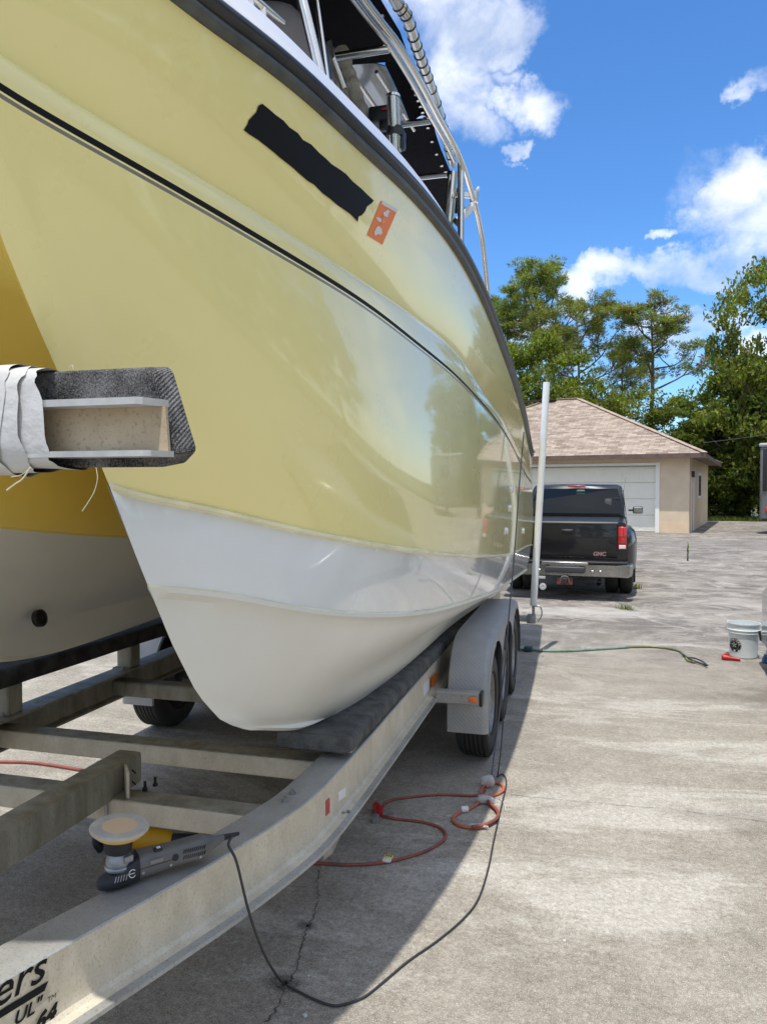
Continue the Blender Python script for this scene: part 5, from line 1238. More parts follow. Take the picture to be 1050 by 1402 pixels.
def pine(seed, H=16.0, base=(.17, .20, .055), crown0=.55, spreadR=3.4, limbs=11, lean=0.0, brown=0.0, tuft=.40, nper=44):
    r_ = random.Random(seed); root = thing('pine_tree', (0, 0, 0), 'x', 'pine tree', local=True); mb = MB(); tips = []
    tr = [(lean * t * t * H + .18 * math.sin(t * 5 + seed), .15 * math.sin(t * 4), t * H * .96) for t in [i / 10 for i in range(11)]]; tr[0] = (tr[0][0], tr[0][1], -.1)
    mb.tube(tr, [.24 * (1 - .8 * i / 10) for i in range(11)], 10)
    for k in range(limbs):
        t = crown0 + (1 - crown0) * (k + .3) / limbs; i = min(int(t * 10), 9); f_ = t * 10 - i; p = Vector(tr[i]).lerp(Vector(tr[i + 1]), f_); a = k * 2.39 + r_.uniform(-.4, .4)
        Lk = spreadR * (1 - .55 * ((t - crown0) / (1 - crown0)) ** 1.6) * r_.uniform(.6, 1.1); limb(mb, p, Vector((math.cos(a), math.sin(a), .35)).normalized(), Lk * .62, .085, 2, tips, r_, .5, .3, (2, 3))
    tips.append((Vector(tr[-1]), Vector((0, 0, 1)))); mb.build('trunk', 'pine_bark', root)
    C_, S_, T_ = [], [], []; U = []
    for (q, d) in tips:
        for sub in range(3):
            o_ = np.array((q.x, q.y, q.z)) + rng.normal(0, .33, 3) * (1, 1, .45); v = rng.normal(size=(nper, 3)); v /= np.linalg.norm(v, axis=1)[:, None]; v[:, 2] = v[:, 2] * .75 + .15
            C_.append(np.concatenate([o_ + v * .10, ], 0)); U.append(v * tuft * rng.uniform(.6, 1.1, (nper, 1))); b = np.array(base) * r_.uniform(.75, 1.3)
            if r_.random() < brown: b = np.array((.20, .10, .04))
            T_.append(tones(nper, b, .25))
    cen = np.concatenate(C_); u = np.concatenate(U); n = len(cen); w = np.cross(u, rng.normal(size=(n, 3))); w /= np.linalg.norm(w, axis=1)[:, None]; w *= .026
    V = np.empty((n, 4, 3)); V[:, 0] = cen - w * .5; V[:, 1] = cen + u * .6 - w; V[:, 2] = cen + u; V[:, 3] = cen + u * .6 + w
    tone = np.concatenate(T_); me = bpy.data.meshes.new('needles'); me.vertices.add(n * 4); me.vertices.foreach_set('co', V.ravel()); me.loops.add(n * 4); me.loops.foreach_set('vertex_index', np.arange(n * 4, dtype=np.int32))
    me.polygons.add(n); me.polygons.foreach_set('loop_start', np.arange(n, dtype=np.int32) * 4); me.polygons.foreach_set('loop_total', np.full(n, 4, dtype=np.int32))
    at_ = me.color_attributes.new('tone', 'FLOAT_COLOR', 'POINT'); c4 = np.ones((n, 4, 4)); c4[:, :, :3] = tone[:, None, :]; at_.data.foreach_set('color', c4.ravel()); me.materials.append(M['leaf']); me.update(calc_edges=True); me.validate(); link('needles', me, root)
    return root
def put(root, px, f, topy, H0, label, group=None, wide=1.0, rot=0.0, first=False):
    o = root if first else copy_tree(root); p = at(px, 672, f=f); H = 1.75 + (672 - topy) * f / 1012; s = H / H0
    o.location = (p.x, p.y, 0); o.rotation_euler = (0, 0, rot); o.scale = (s * wide, s * wide, s); o['label'] = label
    if group: o['group'] = group
    return o
bA = broadleaf(3); bB = broadleaf(8, base=(.145, .17, .03), Rw=4.6); bC = broadleaf(14, base=(.105, .14, .026), Rw=4.0, low=.08, nleaf=19000)
bD = broadleaf(21, base=(.125, .155, .035), Rw=3.6, low=.0, nleaf=16000, size=.30)
put(bA, 742, 50, 462, 10, 'broad dark green tree rising behind the ridge of the garage roof', first=True, wide=.85)
put(bA, 700, 52, 478, 10, 'leafy green tree just beside the stern of the boat', wide=.8, rot=2.0)
put(bB, 800, 49, 515, 10, 'rounded green tree above the middle of the garage roof, under the spreading pine', first=True, wide=1.0)
put(bB, 868, 50, 530, 10, 'rounded green tree left of the lone pine trunk, above the roof slope', wide=1.0, rot=1.3)
put(bA, 925, 50, 548, 10, 'low green tree right of the lone pine trunk, above the garage eave', wide=1.15, rot=4.0)
put(bC, 965, 49, 560, 10, 'dark dense tree behind the right corner of the garage roof', first=True, wide=1.25)
put(bC, 1010, 47, 488, 10, 'tall dark tree filling the right side behind the hedge', wide=1.0, rot=2.2)
put(bB, 1048, 45, 352, 10, 'tallest broad tree at the right edge of the picture', wide=.60, rot=.4)
put(bC, 1070, 45, 480, 10, 'dark leafy tree cut by the right edge behind the camper', wide=.95, rot=5.0)
put(bD, 992, 46.5, 608, 10, 'bright green leafy bush hanging beside the garage wall', first=True, wide=1.1)
put(bD, 1026, 46.5, 596, 10, 'bright green leafy bush left of the camper', wide=.9, rot=2.0)
put(bD, 968, 47.5, 640, 10, 'small bright bush close against the garage side wall', wide=1.2, rot=4.2)
put(bC, 640, 54, 520, 10, 'dark tree hidden mostly behind the boat hull', wide=1.3, rot=1.1)
pA = pine(5, crown0=.74, spreadR=3.4, limbs=13); pB = pine(11, crown0=.56, spreadR=5.0, limbs=15, tuft=.44, base=(.17, .185, .05)); pC = pine(17, crown0=.62, spreadR=3.6, limbs=11, brown=.12, lean=.01)
put(pA, 733, 60, 382, 16, 'tallest pine with a round crown above the left end of the garage', first=True, wide=.95)
put(pB, 788, 55, 424, 16, 'wide spreading pine crown in the middle of the tree line', first=True, wide=.98)
put(pC, 886, 52, 424, 16, 'lone pine with bare trunk and long limb reaching right', first=True, wide=1.15, rot=rad(-20))
put(pA, 692, 64, 425, 16, 'pine crown peeping past the rub rail of the boat', rot=2.0, wide=.8)
put(pB, 850, 60, 486, 16, 'low pale pine behind the lone pine trunk', rot=1.5, wide=.8)
put(pC, 760, 62, 452, 16, 'thin pine standing between the two largest pines', rot=2.7, wide=.8)
# trees round the yard, beyond the edges of the frame
YT = ['leafy tree at the far right corner of the yard, past the camper', 'leafy tree on the right side of the yard, level with the camper', 'leafy tree on the right side of the yard, level with the truck', 'leafy tree on the right side of the yard, level with the bucket',
      'leafy tree on the right side of the yard, level with the trailer tongue', 'leafy tree at the right, well behind the photographer', 'leafy tree in the near right corner of the yard', 'leafy tree right of centre behind the photographer', 'leafy tree straight behind the photographer', 'leafy tree left of centre behind the photographer',
      'leafy tree in the near left corner of the yard', 'leafy tree on the left side, level with the trailer tongue', 'leafy tree on the left side, level with the stern of the boat', 'leafy tree on the left side, level with the garage', 'leafy tree at the far left beyond the garage', 'leafy tree left of the garage, hidden by the boat']
for k, (x, y, s_, w) in enumerate(((30, 33, 1.2, 1.2), (32, 24, 1.0, 1.3), (33, 15, 1.3, 1.1), (32, 6, 1.05, 1.3), (33, -4, 1.25, 1.1), (31, -14, 1.1, 1.2), (26, -25, 1.2, 1.2), (14, -30, 1.1, 1.3), (2, -31, 1.3, 1.1), (-12, -30, 1.1, 1.2), (-30, -24, 1.2, 1.2), (-33, -8, 1.2, 1.3), (-33, 8, 1.1, 1.3), (-32, 24, 1.2, 1.3), (-26, 44, 1.3, 1.3), (-14, 52, 1.2, 1.2))):
    o = copy_tree((bA, bB, bC)[k % 3]); o.location = (x, y, 0); s_ *= 1.5 if k < 6 else 1.0; o.scale = (s_ * w * .8, s_ * w * .8, s_); o.rotation_euler = (0, 0, k * 1.3); o['label'] = YT[k]; o['group'] = 'trees round the yard'
# grass verge at the foot of the trees
n = 26000; gx = rng.uniform(-4, 30, n); gy = rng.uniform(43.6, 50, n); gh_ = rng.uniform(.06, .30, n)
keep = (gy > np.interp(gx, [-4, 4, 13.5, 20.5, 26], [46.4, 46.5, 46.0, 44.5, 30])); gx, gy, gh_ = gx[keep], gy[keep], gh_[keep]; n = len(gx)
V = np.empty((n, 3, 3)); a = rng.uniform(0, 6.28, n); V[:, 0] = np.stack([gx - .03 * np.cos(a), gy - .03 * np.sin(a), np.full(n, -.03)], 1); V[:, 1] = np.stack([gx + .03 * np.cos(a), gy + .03 * np.sin(a), np.full(n, -.03)], 1); V[:, 2] = np.stack([gx + rng.normal(0, .07, n), gy + rng.normal(0, .07, n), gh_], 1)
me = bpy.data.meshes.new('grass'); me.from_pydata([tuple(v) for v in V.reshape(-1, 3)], [], [(3 * i, 3 * i + 1, 3 * i + 2) for i in range(n)])
ga = me.color_attributes.new('tone', 'FLOAT_COLOR', 'POINT'); tt = tones(n, (.10, .13, .035), .3); ga.data.foreach_set('color', np.concatenate([np.repeat(tt, 3, 0), np.ones((n * 3, 1))], 1).ravel()); me.materials.append(M['leaf'])
go = link('grass_verge', me); tag(go, 'strip of rough green grass at the foot of the trees', 'grass'); go['kind'] = 'stuff'
# ---------------------------------------------------------------- tools and cords
def gp(x, y, z=.006): return at(x, y, Z=z)
def cord(pix, r, name, m, label=None, cat=None, parent=None, z=None, n=8, k=6, group=None):
    P = [gp(x, y, r if z is None else z) for x, y in pix]; mb = MB(); mb.tube(spl(P, k), r, n); o = mb.build(name, m, parent, angle=None)
    if label: tag(o, label, cat, group)
    return o
# big grey rotary polisher lying upside down on the near rail
hp = Vector((-1.205, 1.762, .668)); tail = Vector((-1.005, 1.985, .668)); ang = math.atan2(tail.y - hp.y, tail.x - hp.x)
hp = hp + Vector((-.012, -.014, 0)); PS = .90
pol = thing('rotary_polisher', tuple(hp), 'grey rotary polisher lying upside down on the near rail with its pad facing up', 'polisher', rot=ang, local=True); pol.scale = (PS, PS, PS)
M['tool_grey'] = mat('worn grey tool plastic', (.115, .112, .108), .5, noise=(14, .2, None))
M['tool_black'] = mat('matt black tool rubber', (.012, .013, .02), .55, noise=(30, .3, None))
M['wool'] = mat('compound stained foam pad', (.50, .47, .40), .9, noise=(22, .22, (.36, .35, .31)), bump=(120, .6, .003))
M['foam'] = mat('peach foam edge', (.62, .45, .28), .9, bump=(150, .5, .002))
M['yellow_foam'] = mat('yellow pad rim', (.75, .50, .10), .7)
M['cast'] = mat('cast aluminium gear head', (.30, .32, .35), .4, .7, noise=(20, .3, None))
mb = MB(); secs = []
for x, w, h, zc in ((.035, .040, .036, .048), (.06, .041, .040, .050), (.10, .039, .038, .050), (.15, .036, .036, .050), (.20, .0365, .036, .051), (.245, .036, .035, .052), (.268, .032, .031, .053), (.278, .022, .022, .054), (.30, .017, .015, .056), (.325, .010, .010, .060)):
    sg = lambda v: abs(v) ** .72 * (1 if v > 0 else -1)
    secs.append([(x, w * sg(math.cos(2 * math.pi * j / 24)), zc + h * sg(math.sin(2 * math.pi * j / 24))) for j in range(25)])
mb.grid(secs); mb.add(secs[0][:-1], [tuple(range(24))[::-1]]); mb.add(secs[-1][:-1], [tuple(range(24))]); body = mb.build('motor_housing', 'tool_grey', pol, merge=True, angle=40)
for i in range(11):
    for zz in (.066, .048):
        x = .182 + i * .0068; mb = MB(); mb.rbox((x, -.0362, zz - .001 * i * .2), (.0028, .004, .013), .001, Matrix.Rotation(rad(20), 3, 'Y'), seg=1); mb.build('vent_slot', 'tool_black', body, smooth=False)
mb = MB(); mb.lathe([(.011, 0), (.011, .003), (.006, .004), (.0001, .004)], (.155, -.0335, .055), 14, Matrix.Rotation(rad(90), 3, 'X')); mb.build('brush_cap', 'tool_black', body)
mb = MB(); mb.rbox((.105, -.018, .088), (.026, .018, .008), .002); mb.build('switch', 'tool_black', body); mb = MB(); mb.rbox((.107, -.018, .0925), (.012, .010, .004), .001); mb.build('switch_slider', 'white_vinyl', body)
mb = MB(); secs = []
for x, w, z0, z1 in ((-.072, .016, .006, .024), (-.062, .026, .002, .034), (-.03, .040, .0, .048), (.0, .045, .0, .072), (.03, .044, .002, .082), (.046, .042, .006, .088)):
    zc, h = (z0 + z1) / 2, (z1 - z0) / 2; secs.append([(x, w * sg(math.cos(2 * math.pi * j / 24)), zc + h * sg(math.sin(2 * math.pi * j / 24))) for j in range(25)])
mb.grid(secs); mb.add(secs[0][:-1], [tuple(range(24))[::-1]]); mb.add(secs[-1][:-1], [tuple(range(24))]); head = mb.build('gear_cover', 'tool_black', pol, merge=True, angle=40)
for i in range(5):
    mb = MB(); mb.rbox((-.028 + i * .008, -.0445, .040), (.002, .003, .018), .0006, Matrix.Rotation(rad(14), 3, 'Y'), seg=1); mb.build('cover_slot', 'cord_white', head, smooth=False)
mb = MB(); mb.tube([(.021 + .010 * math.cos(t), -.0452, .046 + .012 * math.sin(t)) for t in [rad(40 + 26 * k) for k in range(12)]], .0014, 5); mb.tube([(.013, -.0456, .046), (.028, -.0456, .047)], .0012, 5); mb.build('maker_mark', 'white_vinyl', head)
mb = MB(); mb.lathe([(.036, .062), (.038, .075), (.036, .09), (.031, .100), (.029, .112), (.029, .120)], (-.008, 0, 0), 24); mb.build('gear_head', 'cast', pol)
Rt = Matrix.Rotation(rad(4), 3, 'Y') @ Matrix.Rotation(rad(3), 3, 'X'); pc = (-.008, 0, .138)
mb = MB(); mb.lathe([(.030, -.034), (.039, -.032), (.0415, -.020), (.0425, -.006), (.0415, .014), (.032, .016)], pc, 32, Rt); mb.build('backing_hub', 'tool_black', pol)
mb = MB(); mb.lathe([(.050, .012), (.066, .018), (.070, .021), (.068, .0245), (.05, .025)], pc, 40, Rt); mb.build('backing_plate', 'yellow_foam', pol)
mb = MB(); mb.lathe([(.06, .0245), (.080, .030), (.0865, .038), (.0865, .042), (.083, .046)], pc, 48, Rt); pad = mb.build('foam_pad', 'foam', pol)
mb = MB(); mb.lathe([(.0872, .0415), (.084, .0462), (.078, .0472), (.04, .0455), (.016, .0435), (.013, .039), (.0001, .038)], pc, 48, Rt); mb.build('pad_face', 'wool', pad)
mb = MB(); mb.rbox(Vector(pc) + Rt @ Vector((0, 0, .0405)), (.022, .016, .003), .001); mb.build('pad_centre', 'tool_grey', pad)
for x in (.055, .14, .235):
    mb = MB(); mb.lathe([(.0045, 0), (.0045, .002), (.0001, .002)], (x, -.0385 + .002 * (x > .1), .036), 10, Matrix.Rotation(rad(90), 3, 'X')); mb.build('screw', 'cast', body)
mb = MB(); mb.tube([(.036, -.0405, .050), (.06, -.0418, .051), (.10, -.0398, .051), (.15, -.0368, .051)], .0009, 4); mb.tube([(.045, -.030, .084), (.045, -.042, .05), (.045, -.032, .018)], .0012, 4); mb.build('mould_seam', 'tool_black', body)
mb = MB(); mb.rbox((.095, -.0405, .062), (.040, .0015, .012), .0004, Matrix.Rotation(rad(3), 3, 'Z')); mb.build('rating_label', mat('dull silver label', (.20, .195, .18), .45), body)
mb = MB(); mb.lathe([(.039, .054), (.041, .057), (.041, .062), (.038, .066)], (-.008, 0, 0), 24, closed=False); [mb.tube([(-.008 + .034 * math.cos(t), .034 * math.sin(t), .060), (-.008 + .034 * math.cos(t), .034 * math.sin(t), .072)], .0045, 6) for t in (.8, 2.4, 3.9, 5.5)]; mb.build('head_flange', 'cast', pol)
mb = MB(); mb.rbox((.012, -.030, .088), (.030, .018, .022), .005, Matrix.Rotation(rad(12), 3, 'Z')); mb.build('spindle_lock', 'cast', pol)
# its cord over the rail edge and out along the ground
tailw = Vector((hp.x + .325 * PS * math.cos(ang), hp.y + .325 * PS * math.sin(ang), hp.z + .060 * PS)); 
P = [tailw, tailw + Vector((.02, .018, .001)), at(313, 1157, f=2.14), at(324, 1180, f=2.13), at(340, 1245, f=2.17), at(357, 1295, f=2.27), at(372, 1325, f=2.42), gp(388, 1347, .01)] + [gp(x, y, .006) for x, y in [(400, 1353), (430, 1368), (458, 1377), (484, 1371), (503, 1362), (530, 1340), (560, 1315), (600, 1287), (635, 1257), (655, 1230), (668, 1190), (676, 1150), (686, 1105), (693, 1072), (688, 1060)]] + [gp(680, 1063, .02)]
mb = MB(); L_ = tag(mb, '', '') if False else None
mb.tube(spl(P, 7), .0042, 8); o = mb.build('power_cord', 'cord_black', None, angle=None)
WM[pol.name] = Matrix.Translation(hp) @ Matrix.Rotation(ang, 4, 'Z') @ Matrix.Scale(PS, 4); o.parent = pol; o.matrix_parent_inverse = WM[pol.name].inverted()
mb = MB(); q = tailw; mb.tube([q - Vector((.012, .012, 0)), q + Vector((.016, .016, 0)), q + Vector((.035, .033, .002))], [.010, .008, .005], 10); s_o = mb.build('strain_relief', 'tool_black', None); s_o.parent = pol; s_o.matrix_parent_inverse = WM[pol.name].inverted()
# second, yellow and black polisher on the ground under the trailer
yb0 = gp(203, 1163, 0); yp = thing('yellow_polisher', tuple(yb0), 'black and yellow polisher lying on the ground under the cross member', 'polisher', rot=rad(14), local=True)
M['tool_yellow'] = mat('yellow tool plastic', (.62, .33, .015), .45)
def yb(c, d, name, m, r=.012, R=None, parent=yp): 
    mb = MB(); mb.rbox(c, d, r, R); return mb.build(name, m, parent)
mb = MB(); mb.tube([(-.10, 0, .055), (.02, 0, .055), (.10, 0, .052), (.12, 0, .05)], [.048, .05, .042, .03], 16); mb.build('motor_housing', 'tool_yellow', yp)
mb = MB(); mb.tube([(.12, 0, .05), (.20, 0, .05), (.25, 0, .05)], [.03, .029, .031], 14); mb.build('grip', 'tool_black', yp)
mb = MB(); mb.tube([(.25, 0, .05), (.285, 0, .05)], [.036, .034], 14); mb.build('end_cap', 'tool_yellow', yp)
mb = MB(); mb.tube([(-.20, 0, .05), (-.10, 0, .055)], [.045, .05], 14); mb.build('gear_head', 'tool_black', yp)
mb = MB(); mb.lathe([(.055, 0), (.062, .015), (.058, .03), (.03, .035)], (-.225, -.01, .075), 28, Matrix.Rotation(rad(80), 3, 'Y')); mb.build('pad', 'tool_black', yp)
mb = MB(); mb.tube(spl([(-.20, -.08, .03), (-.22, -.09, .08), (-.23, -.02, .12), (-.22, .06, .08), (-.20, .07, .03)], 5), .016, 10); mb.build('loop_handle', 'tool_black', yp)
mb = MB(); mb.tube(spl([(.285, 0, .05), (.36, .03, .03), (.46, .12, .006), (.62, .30, .006), (.70, .52, .006)], 6), .005, 6); mb.build('power_cord', 'cord_black', yp)
mb = MB(); mb.rbox((.03, -.05, .02), (.12, .03, .012), .004); mb.build('warning_label', 'orange_vinyl', yp)
# reddish extension cord with its red plug and paper tag
ec = cord([(415, 1180), (440, 1182), (480, 1184), (530, 1180), (578, 1167), (604, 1153), (610, 1142), (600, 1132), (575, 1125), (540, 1121), (523, 1117)], .0075, 'extension_cord', 'cord_red', 'faded red extension cord lying in an S on the shaded concrete', 'extension cord')
def sub(o, parent): o.parent = parent; return o
sub(cord([(522, 1106), (530, 1098), (548, 1093), (600, 1088), (650, 1089), (664, 1082)], .0075, 'cord_run', 'cord_red'), ec)
c = gp(519, 1109, .02); mb = MB(); mb.tube([c + Vector((-.03, .05, .0)), c + Vector((.0, .0, .0)), c + Vector((.012, -.04, .0))], [.022, .026, .018], 12); sub(mb.build('plug', 'red'), ec)
mb = MB(); c2 = gp(516, 1120, .016); mb.tube([c2 + Vector((-.01, .02, 0)), c2 + Vector((.0, -.03, 0))], .018, 12); mb.beam(c2 + Vector((.03, .03, .01)), c2 + Vector((.085, .05, .02)), .018, .012); sub(mb.build('metal_connector', 'galv'), ec)
t0_ = gp(531, 1177, .010); mb = MB(); mb.rbox(t0_ + Vector((0, .012, .006)), (.040, .028, .012), .003); tg_ = sub(mb.build('paper_tag', mat('yellow tag', (.75, .60, .05), .6)), ec); mb = MB(); mb.rbox(t0_ + Vector((0, -.016, .006)), (.040, .026, .012), .003); sub(mb.build('paper_tag', 'white_vinyl'), ec)
for i in range(3): mb = MB(); mb.rbox(t0_ + Vector((-.01 + .011 * i, .012, .0125)), (.005, .016, .001), .0003); sub(mb.build('tag_print', 'stripe_black'), ec)
# orange cord looped and tied with clear film
oc = cord([(666, 1078), (676, 1072), (687, 1075), (688, 1083), (676, 1089), (662, 1090), (658, 1083), (664, 1074), (672, 1068)], .0085, 'looped_orange_cord', 'cord_orange', 'orange cord doubled into loops and tied up at the edge of the shade', 'extension cord')
sub(cord([(662, 1092), (668, 1100), (679, 1107), (682, 1116), (674, 1126), (655, 1133), (635, 1132), (622, 1126), (621, 1119), (630, 1112), (643, 1107), (654, 1100), (660, 1093)], .0085, 'cord_loop', 'cord_orange'), oc)
sub(cord([(664, 1092), (672, 1101), (681, 1111), (679, 1121), (664, 1129), (646, 1132)], .0085, 'cord_loop', 'cord_red', z=.022), oc)
M['film'] = mat('crumpled clear film', (.62, .62, .6), .15, alpha=.55, coat=.6)
blob(gp(668, 1069, .035), (.075, .07, .07), 'clear_film', M['film'], 5, oc, .8, .16); oc.children[-1].matrix_parent_inverse = Matrix.Identity(4)
blob(gp(663, 1094, .025), (.09, .05, .045), 'clear_film', M['film'], 8, oc, .8, .2); blob(gp(653, 1130, .016), (.10, .03, .02), 'clear_film', M['film'], 9, oc, .8, .2)
mb = MB(); p = gp(637, 1108, .016); mb.tube([p + Vector((-.022, -.01, 0)), p + Vector((.012, .008, 0))], .017, 12); sub(mb.build('white_wrap', 'white_vinyl'), oc)
# lines hanging from the boat to the joint on the ground
top = at(717, 592, X=-.515)
P = [top, at(711, 660, X=-.49), at(705, 745, X=-.49), at(699, 815, X=-.52), at(695, 860, X=-.535), at(691, 910, X=-.535), at(684, 968, X=-.53), at(679, 1015, X=-.535), gp(673, 1060, .03)]
mb = MB(); mb.tube(spl(P, 6), .0055, 8); tag(mb.build('hanging_cord', 'cord_grey'), 'dark cord hanging from the boat rail over the trailer fender', 'cord')
P = [at(694, 905, X=-.53), at(690, 960, X=-.50), at(687, 1010, X=-.48), at(684, 1040, X=-.47), gp(681, 1062, .03)]
mb = MB(); mb.tube(spl(P, 6), .004, 8); tag(mb.build('thin_cord', 'cord_black'), 'thin black cord dropping beside the front tyre to the cord joint', 'cord')
cord([(683, 1093), (689, 1099), (692, 1110)], .004, 'tie_cord', 'cord_white', 'short pale cord end leaving the tied orange loops', 'cord')
cord([(-40, 1042), (0, 1043), (40, 1044), (80, 1049), (125, 1057), (170, 1066)], .010, 'red_cord', 'cord_red', 'red cord crossing the ground under the far side of the trailer', 'extension cord')
# garden hose
ho = cord([(690, 889), (717, 889), (745, 891), (775, 891), (815, 889), (860, 886)], .014, 'garden_hose', 'hose', 'green garden hose lying across the drive beyond the trailer wheels', 'hose')
sub(cord([(858, 886), (890, 885.5), (915, 888), (930, 892), (938, 899), (941, 904), (950, 907)], .0125, 'hose_end', 'hose_dark'), ho)
sub(cord([(934, 896), (945, 903), (958, 908), (967, 911)], .0095, 'cable_end', 'cord_black', z=.02), ho)
sub(cord([(940, 900), (950, 901), (960, 905), (968, 911)], .008, 'cable_end', 'cord_black', z=.03), ho)
mb = MB(); p = gp(723, 888, .03); mb.rbox(p, (.09, .09, .055), .012); sub(mb.build('hose_valve', mat('teal dark plastic', (.02, .06, .06), .5)), ho)
# bucket
bp_ = gp(1017, 899, 0); bp_.z = 0
bk = thing('bucket', tuple(bp_), 'white plastic bucket with a round black logo and black grip', 'bucket', local=True, rot=0)
M['bucket'] = mat('white bucket plastic', (.68, .72, .72), .4, coat=.2, noise=(4, .04, None)); BH = .362
mb = MB(); mb.lathe([(.0001, .004), (.128, .004), (.134, .012), (.146, .255), (.147, .26), (.160, .262), (.160, .268), (.149, .272), (.150, .290), (.162, .292), (.162, .298), (.151, .302), (.153, .350), (.160, .352), (.161, BH), (.152, BH), (.147, .28), (.130, .02), (.0001, .018)], (0, 0, 0), 48, closed=False); mb.build('shell', 'bucket', bk, angle=30)
va = math.atan2(bp_.y - 0, bp_.x - 0) + math.pi; va2 = va + rad(-42)   # the logo sits left of the side facing the photographer
va2 = va - rad(38)
def onb(a, z, l=.0015): r = .134 + (.146 - .134) * (z - .012) / .243 + l; return Vector((r * math.cos(a), r * math.sin(a), z))
def bdisc(R1, zc, a0, l, m, name, parent, R0=0, pts=40, sx=1.0):
    mb = MB(); rws = []
    for rr_ in np.linspace(R0, R1, 4): rws.append([onb(a0 + sx * rr_ * math.cos(t) / .14, zc + rr_ * math.sin(t), l) for t in [2 * math.pi * k / pts for k in range(pts + 1)]])
    mb.grid(rws); return mb.build(name, m, parent, smooth=True, angle=None)
lg = bdisc(.074, .135, va2, .0015, 'stripe_black', 'logo', bk); bdisc(.071, .135, va2, .0022, 'cord_white', 'logo_ring', lg, .068); bdisc(.047, .135, va2, .0022, 'cord_white', 'logo_ring', lg, .045)
mb = MB(); txt = 'CHEMICAL'
for i, ch in enumerate(txt):
    t = rad(168 - i * 156 / (len(txt) - 1)); ctr = (math.cos(t) * .052, math.sin(t) * .052)
    tmp = MB(); text_into(tmp, ch, .024, (0, 0, 0), (1, 0, 0), (0, 1, 0), align='CENTER', offset=.001)
    cr_, sr_ = math.cos(t - math.pi / 2), math.sin(t - math.pi / 2); vs = []
    for v in tmp.v: x, y = v[0], v[1]; xx, yy = ctr[0] + x * cr_ - y * sr_, ctr[1] + x * sr_ + y * cr_; vs.append(onb(va2 + xx / .14, .135 + yy, .0026))
    mb.add(vs, tmp.f)
mb.build('logo_lettering', 'white_vinyl', lg, smooth=False)
mb = MB()
for k in range(5):
    t = k * 2 * math.pi / 5 + .4; P = [(0, 0), (.022 * math.cos(t - .28), .022 * math.sin(t - .28)), (.036 * math.cos(t), .036 * math.sin(t)), (.022 * math.cos(t + .28), .022 * math.sin(t + .28))]; mb.add([onb(va2 + x / .14, .14 + y, .0026) for x, y in P], [(0, 1, 2, 3)])
mb.build('logo_star', 'cord_white', lg, smooth=False)
mb = MB(); mb.add([onb(va2 + x / .14, .082 + y, .003) for x, y in ((-.055, .012), (-.05, -.008), (0, -.014), (.05, -.008), (.055, .012), (0, .004))], [(0, 1, 2, 5), (5, 2, 3, 4)]); mb.build('logo_banner', 'white_vinyl', lg, smooth=False)
a0 = va + rad(62); ea = Vector((.155 * math.cos(a0), .155 * math.sin(a0), .30)); a1_ = a0 + math.pi
mb = MB(); eb = Vector((.155 * math.cos(a1_), .155 * math.sin(a1_), .30)); dn = Vector((math.cos(va), math.sin(va), 0)); P = [ea.lerp(eb, t) + (dn * .13 + Vector((0, 0, -.16))) * math.sin(math.pi * t) for t in [i / 14 for i in range(15)]]
P = [ea + Vector((math.cos(a0), math.sin(a0), 0)) * .01, ea + Vector((math.cos(a0), math.sin(a0), 0)) * .03 + Vector((0, 0, -.10)), ea + Vector((math.cos(a0), math.sin(a0), 0)) * .09 + dn * .05 + Vector((0, 0, -.14)), ea + Vector((math.cos(a0), math.sin(a0), 0)) * .20 + dn * .07 + Vector((0, 0, -.16))]
mb.tube(spl(P, 5), .0035, 6); mb.build('bail', 'steel', bk); mb = MB(); mb.tube([P[0] + Vector((0, 0, -.0)), P[1]], [.012, .015], 10); mb.build('bail_grip', 'black_plastic', bk)
# red brush handle and blue bottle beside the bucket
rb0 = gp(990, 900, .025); rb1 = gp(1013, 903, .02)
mb = MB(); d = (rb1 - rb0); mb.tube([rb0 - d * .12, rb0, rb0 + d * .25, rb0 + d * .5, rb0 + d * .8, rb1], [.018, .032, .030, .017, .018, .014], 12); nz = mb.build('hose_nozzle', 'red'); tag(nz, 'red plastic hose nozzle lying in front of the white bucket', 'nozzle'); mb = MB(); mb.rbox(rb0 + Vector((.03, .02, .03)), (.05, .03, .014), .005); sub(mb.build('trigger', 'red'), nz)
bb = gp(1050, 908, 0); bb.z = 0; bl = thing('blue_bottle', tuple(bb), 'blue plastic bottle by the car at the right edge', 'bottle', local=True)
M['blue'] = mat('blue plastic', (.01, .08, .28), .35, coat=.4)
mb = MB(); mb.lathe([(.045, 0), (.052, .01), (.05, .05), (.035, .075), (.03, .09)], (0, 0, 0), 24); mb.build('body', 'blue', bl); mb = MB(); mb.lathe([(.02, .09), (.018, .13), (.0001, .132)], (0, 0, 0), 16); mb.build('cap', 'white_vinyl', bl)
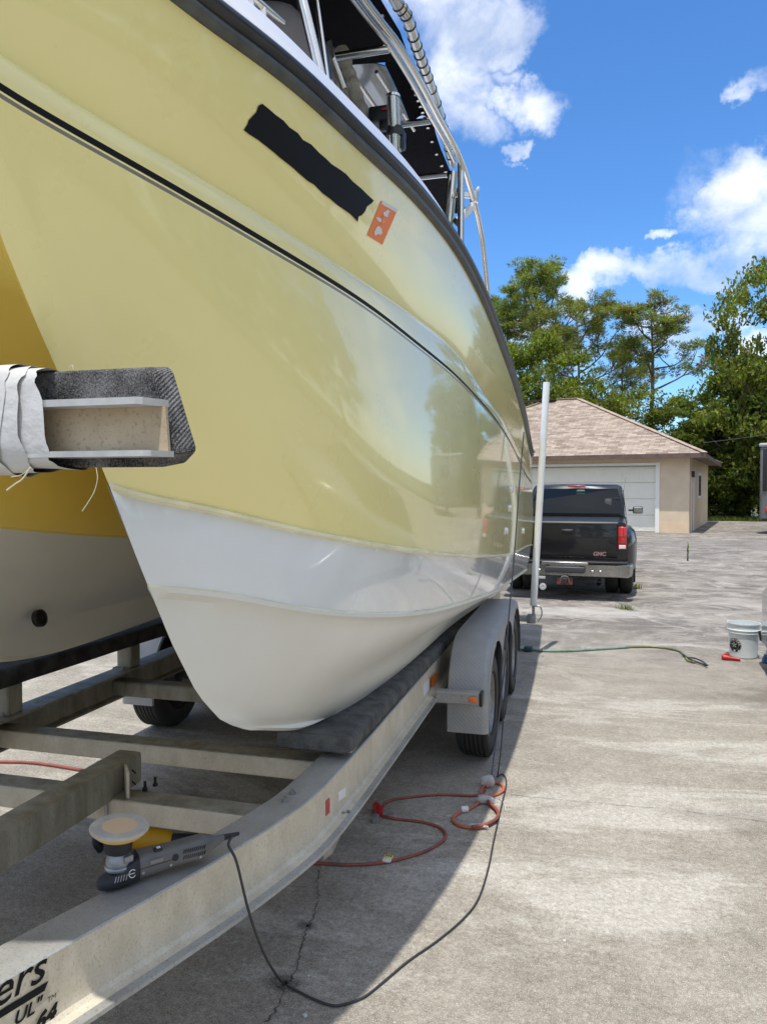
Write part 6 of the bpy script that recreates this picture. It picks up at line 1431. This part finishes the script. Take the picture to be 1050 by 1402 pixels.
# weeds in the joints, pebbles and litter
def tuft(px, py, n, h, spread, label, name='weed', base=(.10, .13, .03), seed=0, stalk=False):
    r = np.random.default_rng(seed); c = gp(px, py, 0); V = []; F = []; T_ = []
    for i in range(n):
        a = r.uniform(0, 6.28); o_ = Vector((r.normal(0, spread * .3), r.normal(0, spread * .3), 0)); hh = h * r.uniform(.5, 1); t = Vector((math.cos(a), math.sin(a), 0)) * spread * r.uniform(.3, 1); w = Vector((-math.sin(a), math.cos(a), 0)) * (.0012 + h * .035)
        if stalk: o_ = Vector((0, 0, hh * r.uniform(0, 1))); t *= .6; hh *= .15
        b = len(V); p = c + o_; V += [p - w, p + w, p + t * .5 + w * .7 + Vector((0, 0, hh * .7)), p + t * .5 - w * .7 + Vector((0, 0, hh * .7)), p + t + Vector((0, 0, hh * (1 if not stalk else .4)))]; F += [(b, b + 1, b + 2, b + 3), (b + 3, b + 2, b + 4)]
        k = np.array(base) * np.exp(r.normal(0, .3)); T_ += [(*k, 1)] * 5
    if stalk: b = len(V); V += [c + Vector((-.012, 0, 0)), c + Vector((.012, 0, 0)), c + Vector((.004, 0, h)), c + Vector((-.004, 0, h))]; F.append((b, b + 1, b + 2, b + 3)); T_ += [(.06, .08, .03, 1)] * 4
    me = bpy.data.meshes.new(name); me.from_pydata([tuple(v) for v in V], [], F); ca_ = me.color_attributes.new('tone', 'FLOAT_COLOR', 'POINT'); ca_.data.foreach_set('color', np.array(T_).ravel()); me.materials.append(M['leaf'])
    o = link(name, me); tag(o, label, 'weed'); return o
tuft(941, 768, 46, .48, .10, 'tall thin weed growing from a joint in the middle of the drive', seed=1, stalk=True, base=(.16, .20, .06))
tuft(857, 834, 60, .10, .16, 'low green weed by the rear wheel of the truck', seed=3); tuft(872, 806, 40, .12, .12, 'weed tuft just right of the truck tyre', seed=4, base=(.13, .14, .05))
tuft(905, 762, 60, .06, .7, 'dry grass patch left of the tall weed', seed=6, base=(.20, .18, .09))
tuft(390, 1347, 90, .009, .014, 'dark shrivelled moss tuft under the black cord', seed=7, base=(.035, .03, .02)); tuft(422, 1268, 50, .005, .009, 'small dark moss spot along the crack', seed=8, base=(.035, .03, .02))
M['stone'] = mat('pale pebble', (.5, .5, .47), .8)
mb = MB(); r = random.Random(4)
pts = [(418, 1390, .008), (423, 1336, .005), (388, 1326, .003), (393, 1262, .003), (540, 1400, .004), (322, 1290, .003), (567, 1185, .004), (772, 1288, .007)] + [(r.uniform(330, 1050), r.uniform(950, 1400), r.uniform(.0015, .0035)) for _ in range(70)]
for (x, y, s_) in pts:
    p = gp(x, y, s_ * .5); mb.rbox(p, (s_ * 2, s_ * 1.6, s_ * 1.1), s_ * .3, Matrix.Rotation(r.uniform(0, 3), 3, 'Z'), seg=1)
o = mb.build('pebbles', 'stone'); tag(o, 'scattered pale pebbles and grit on the concrete', 'pebbles'); o['kind'] = 'stuff'
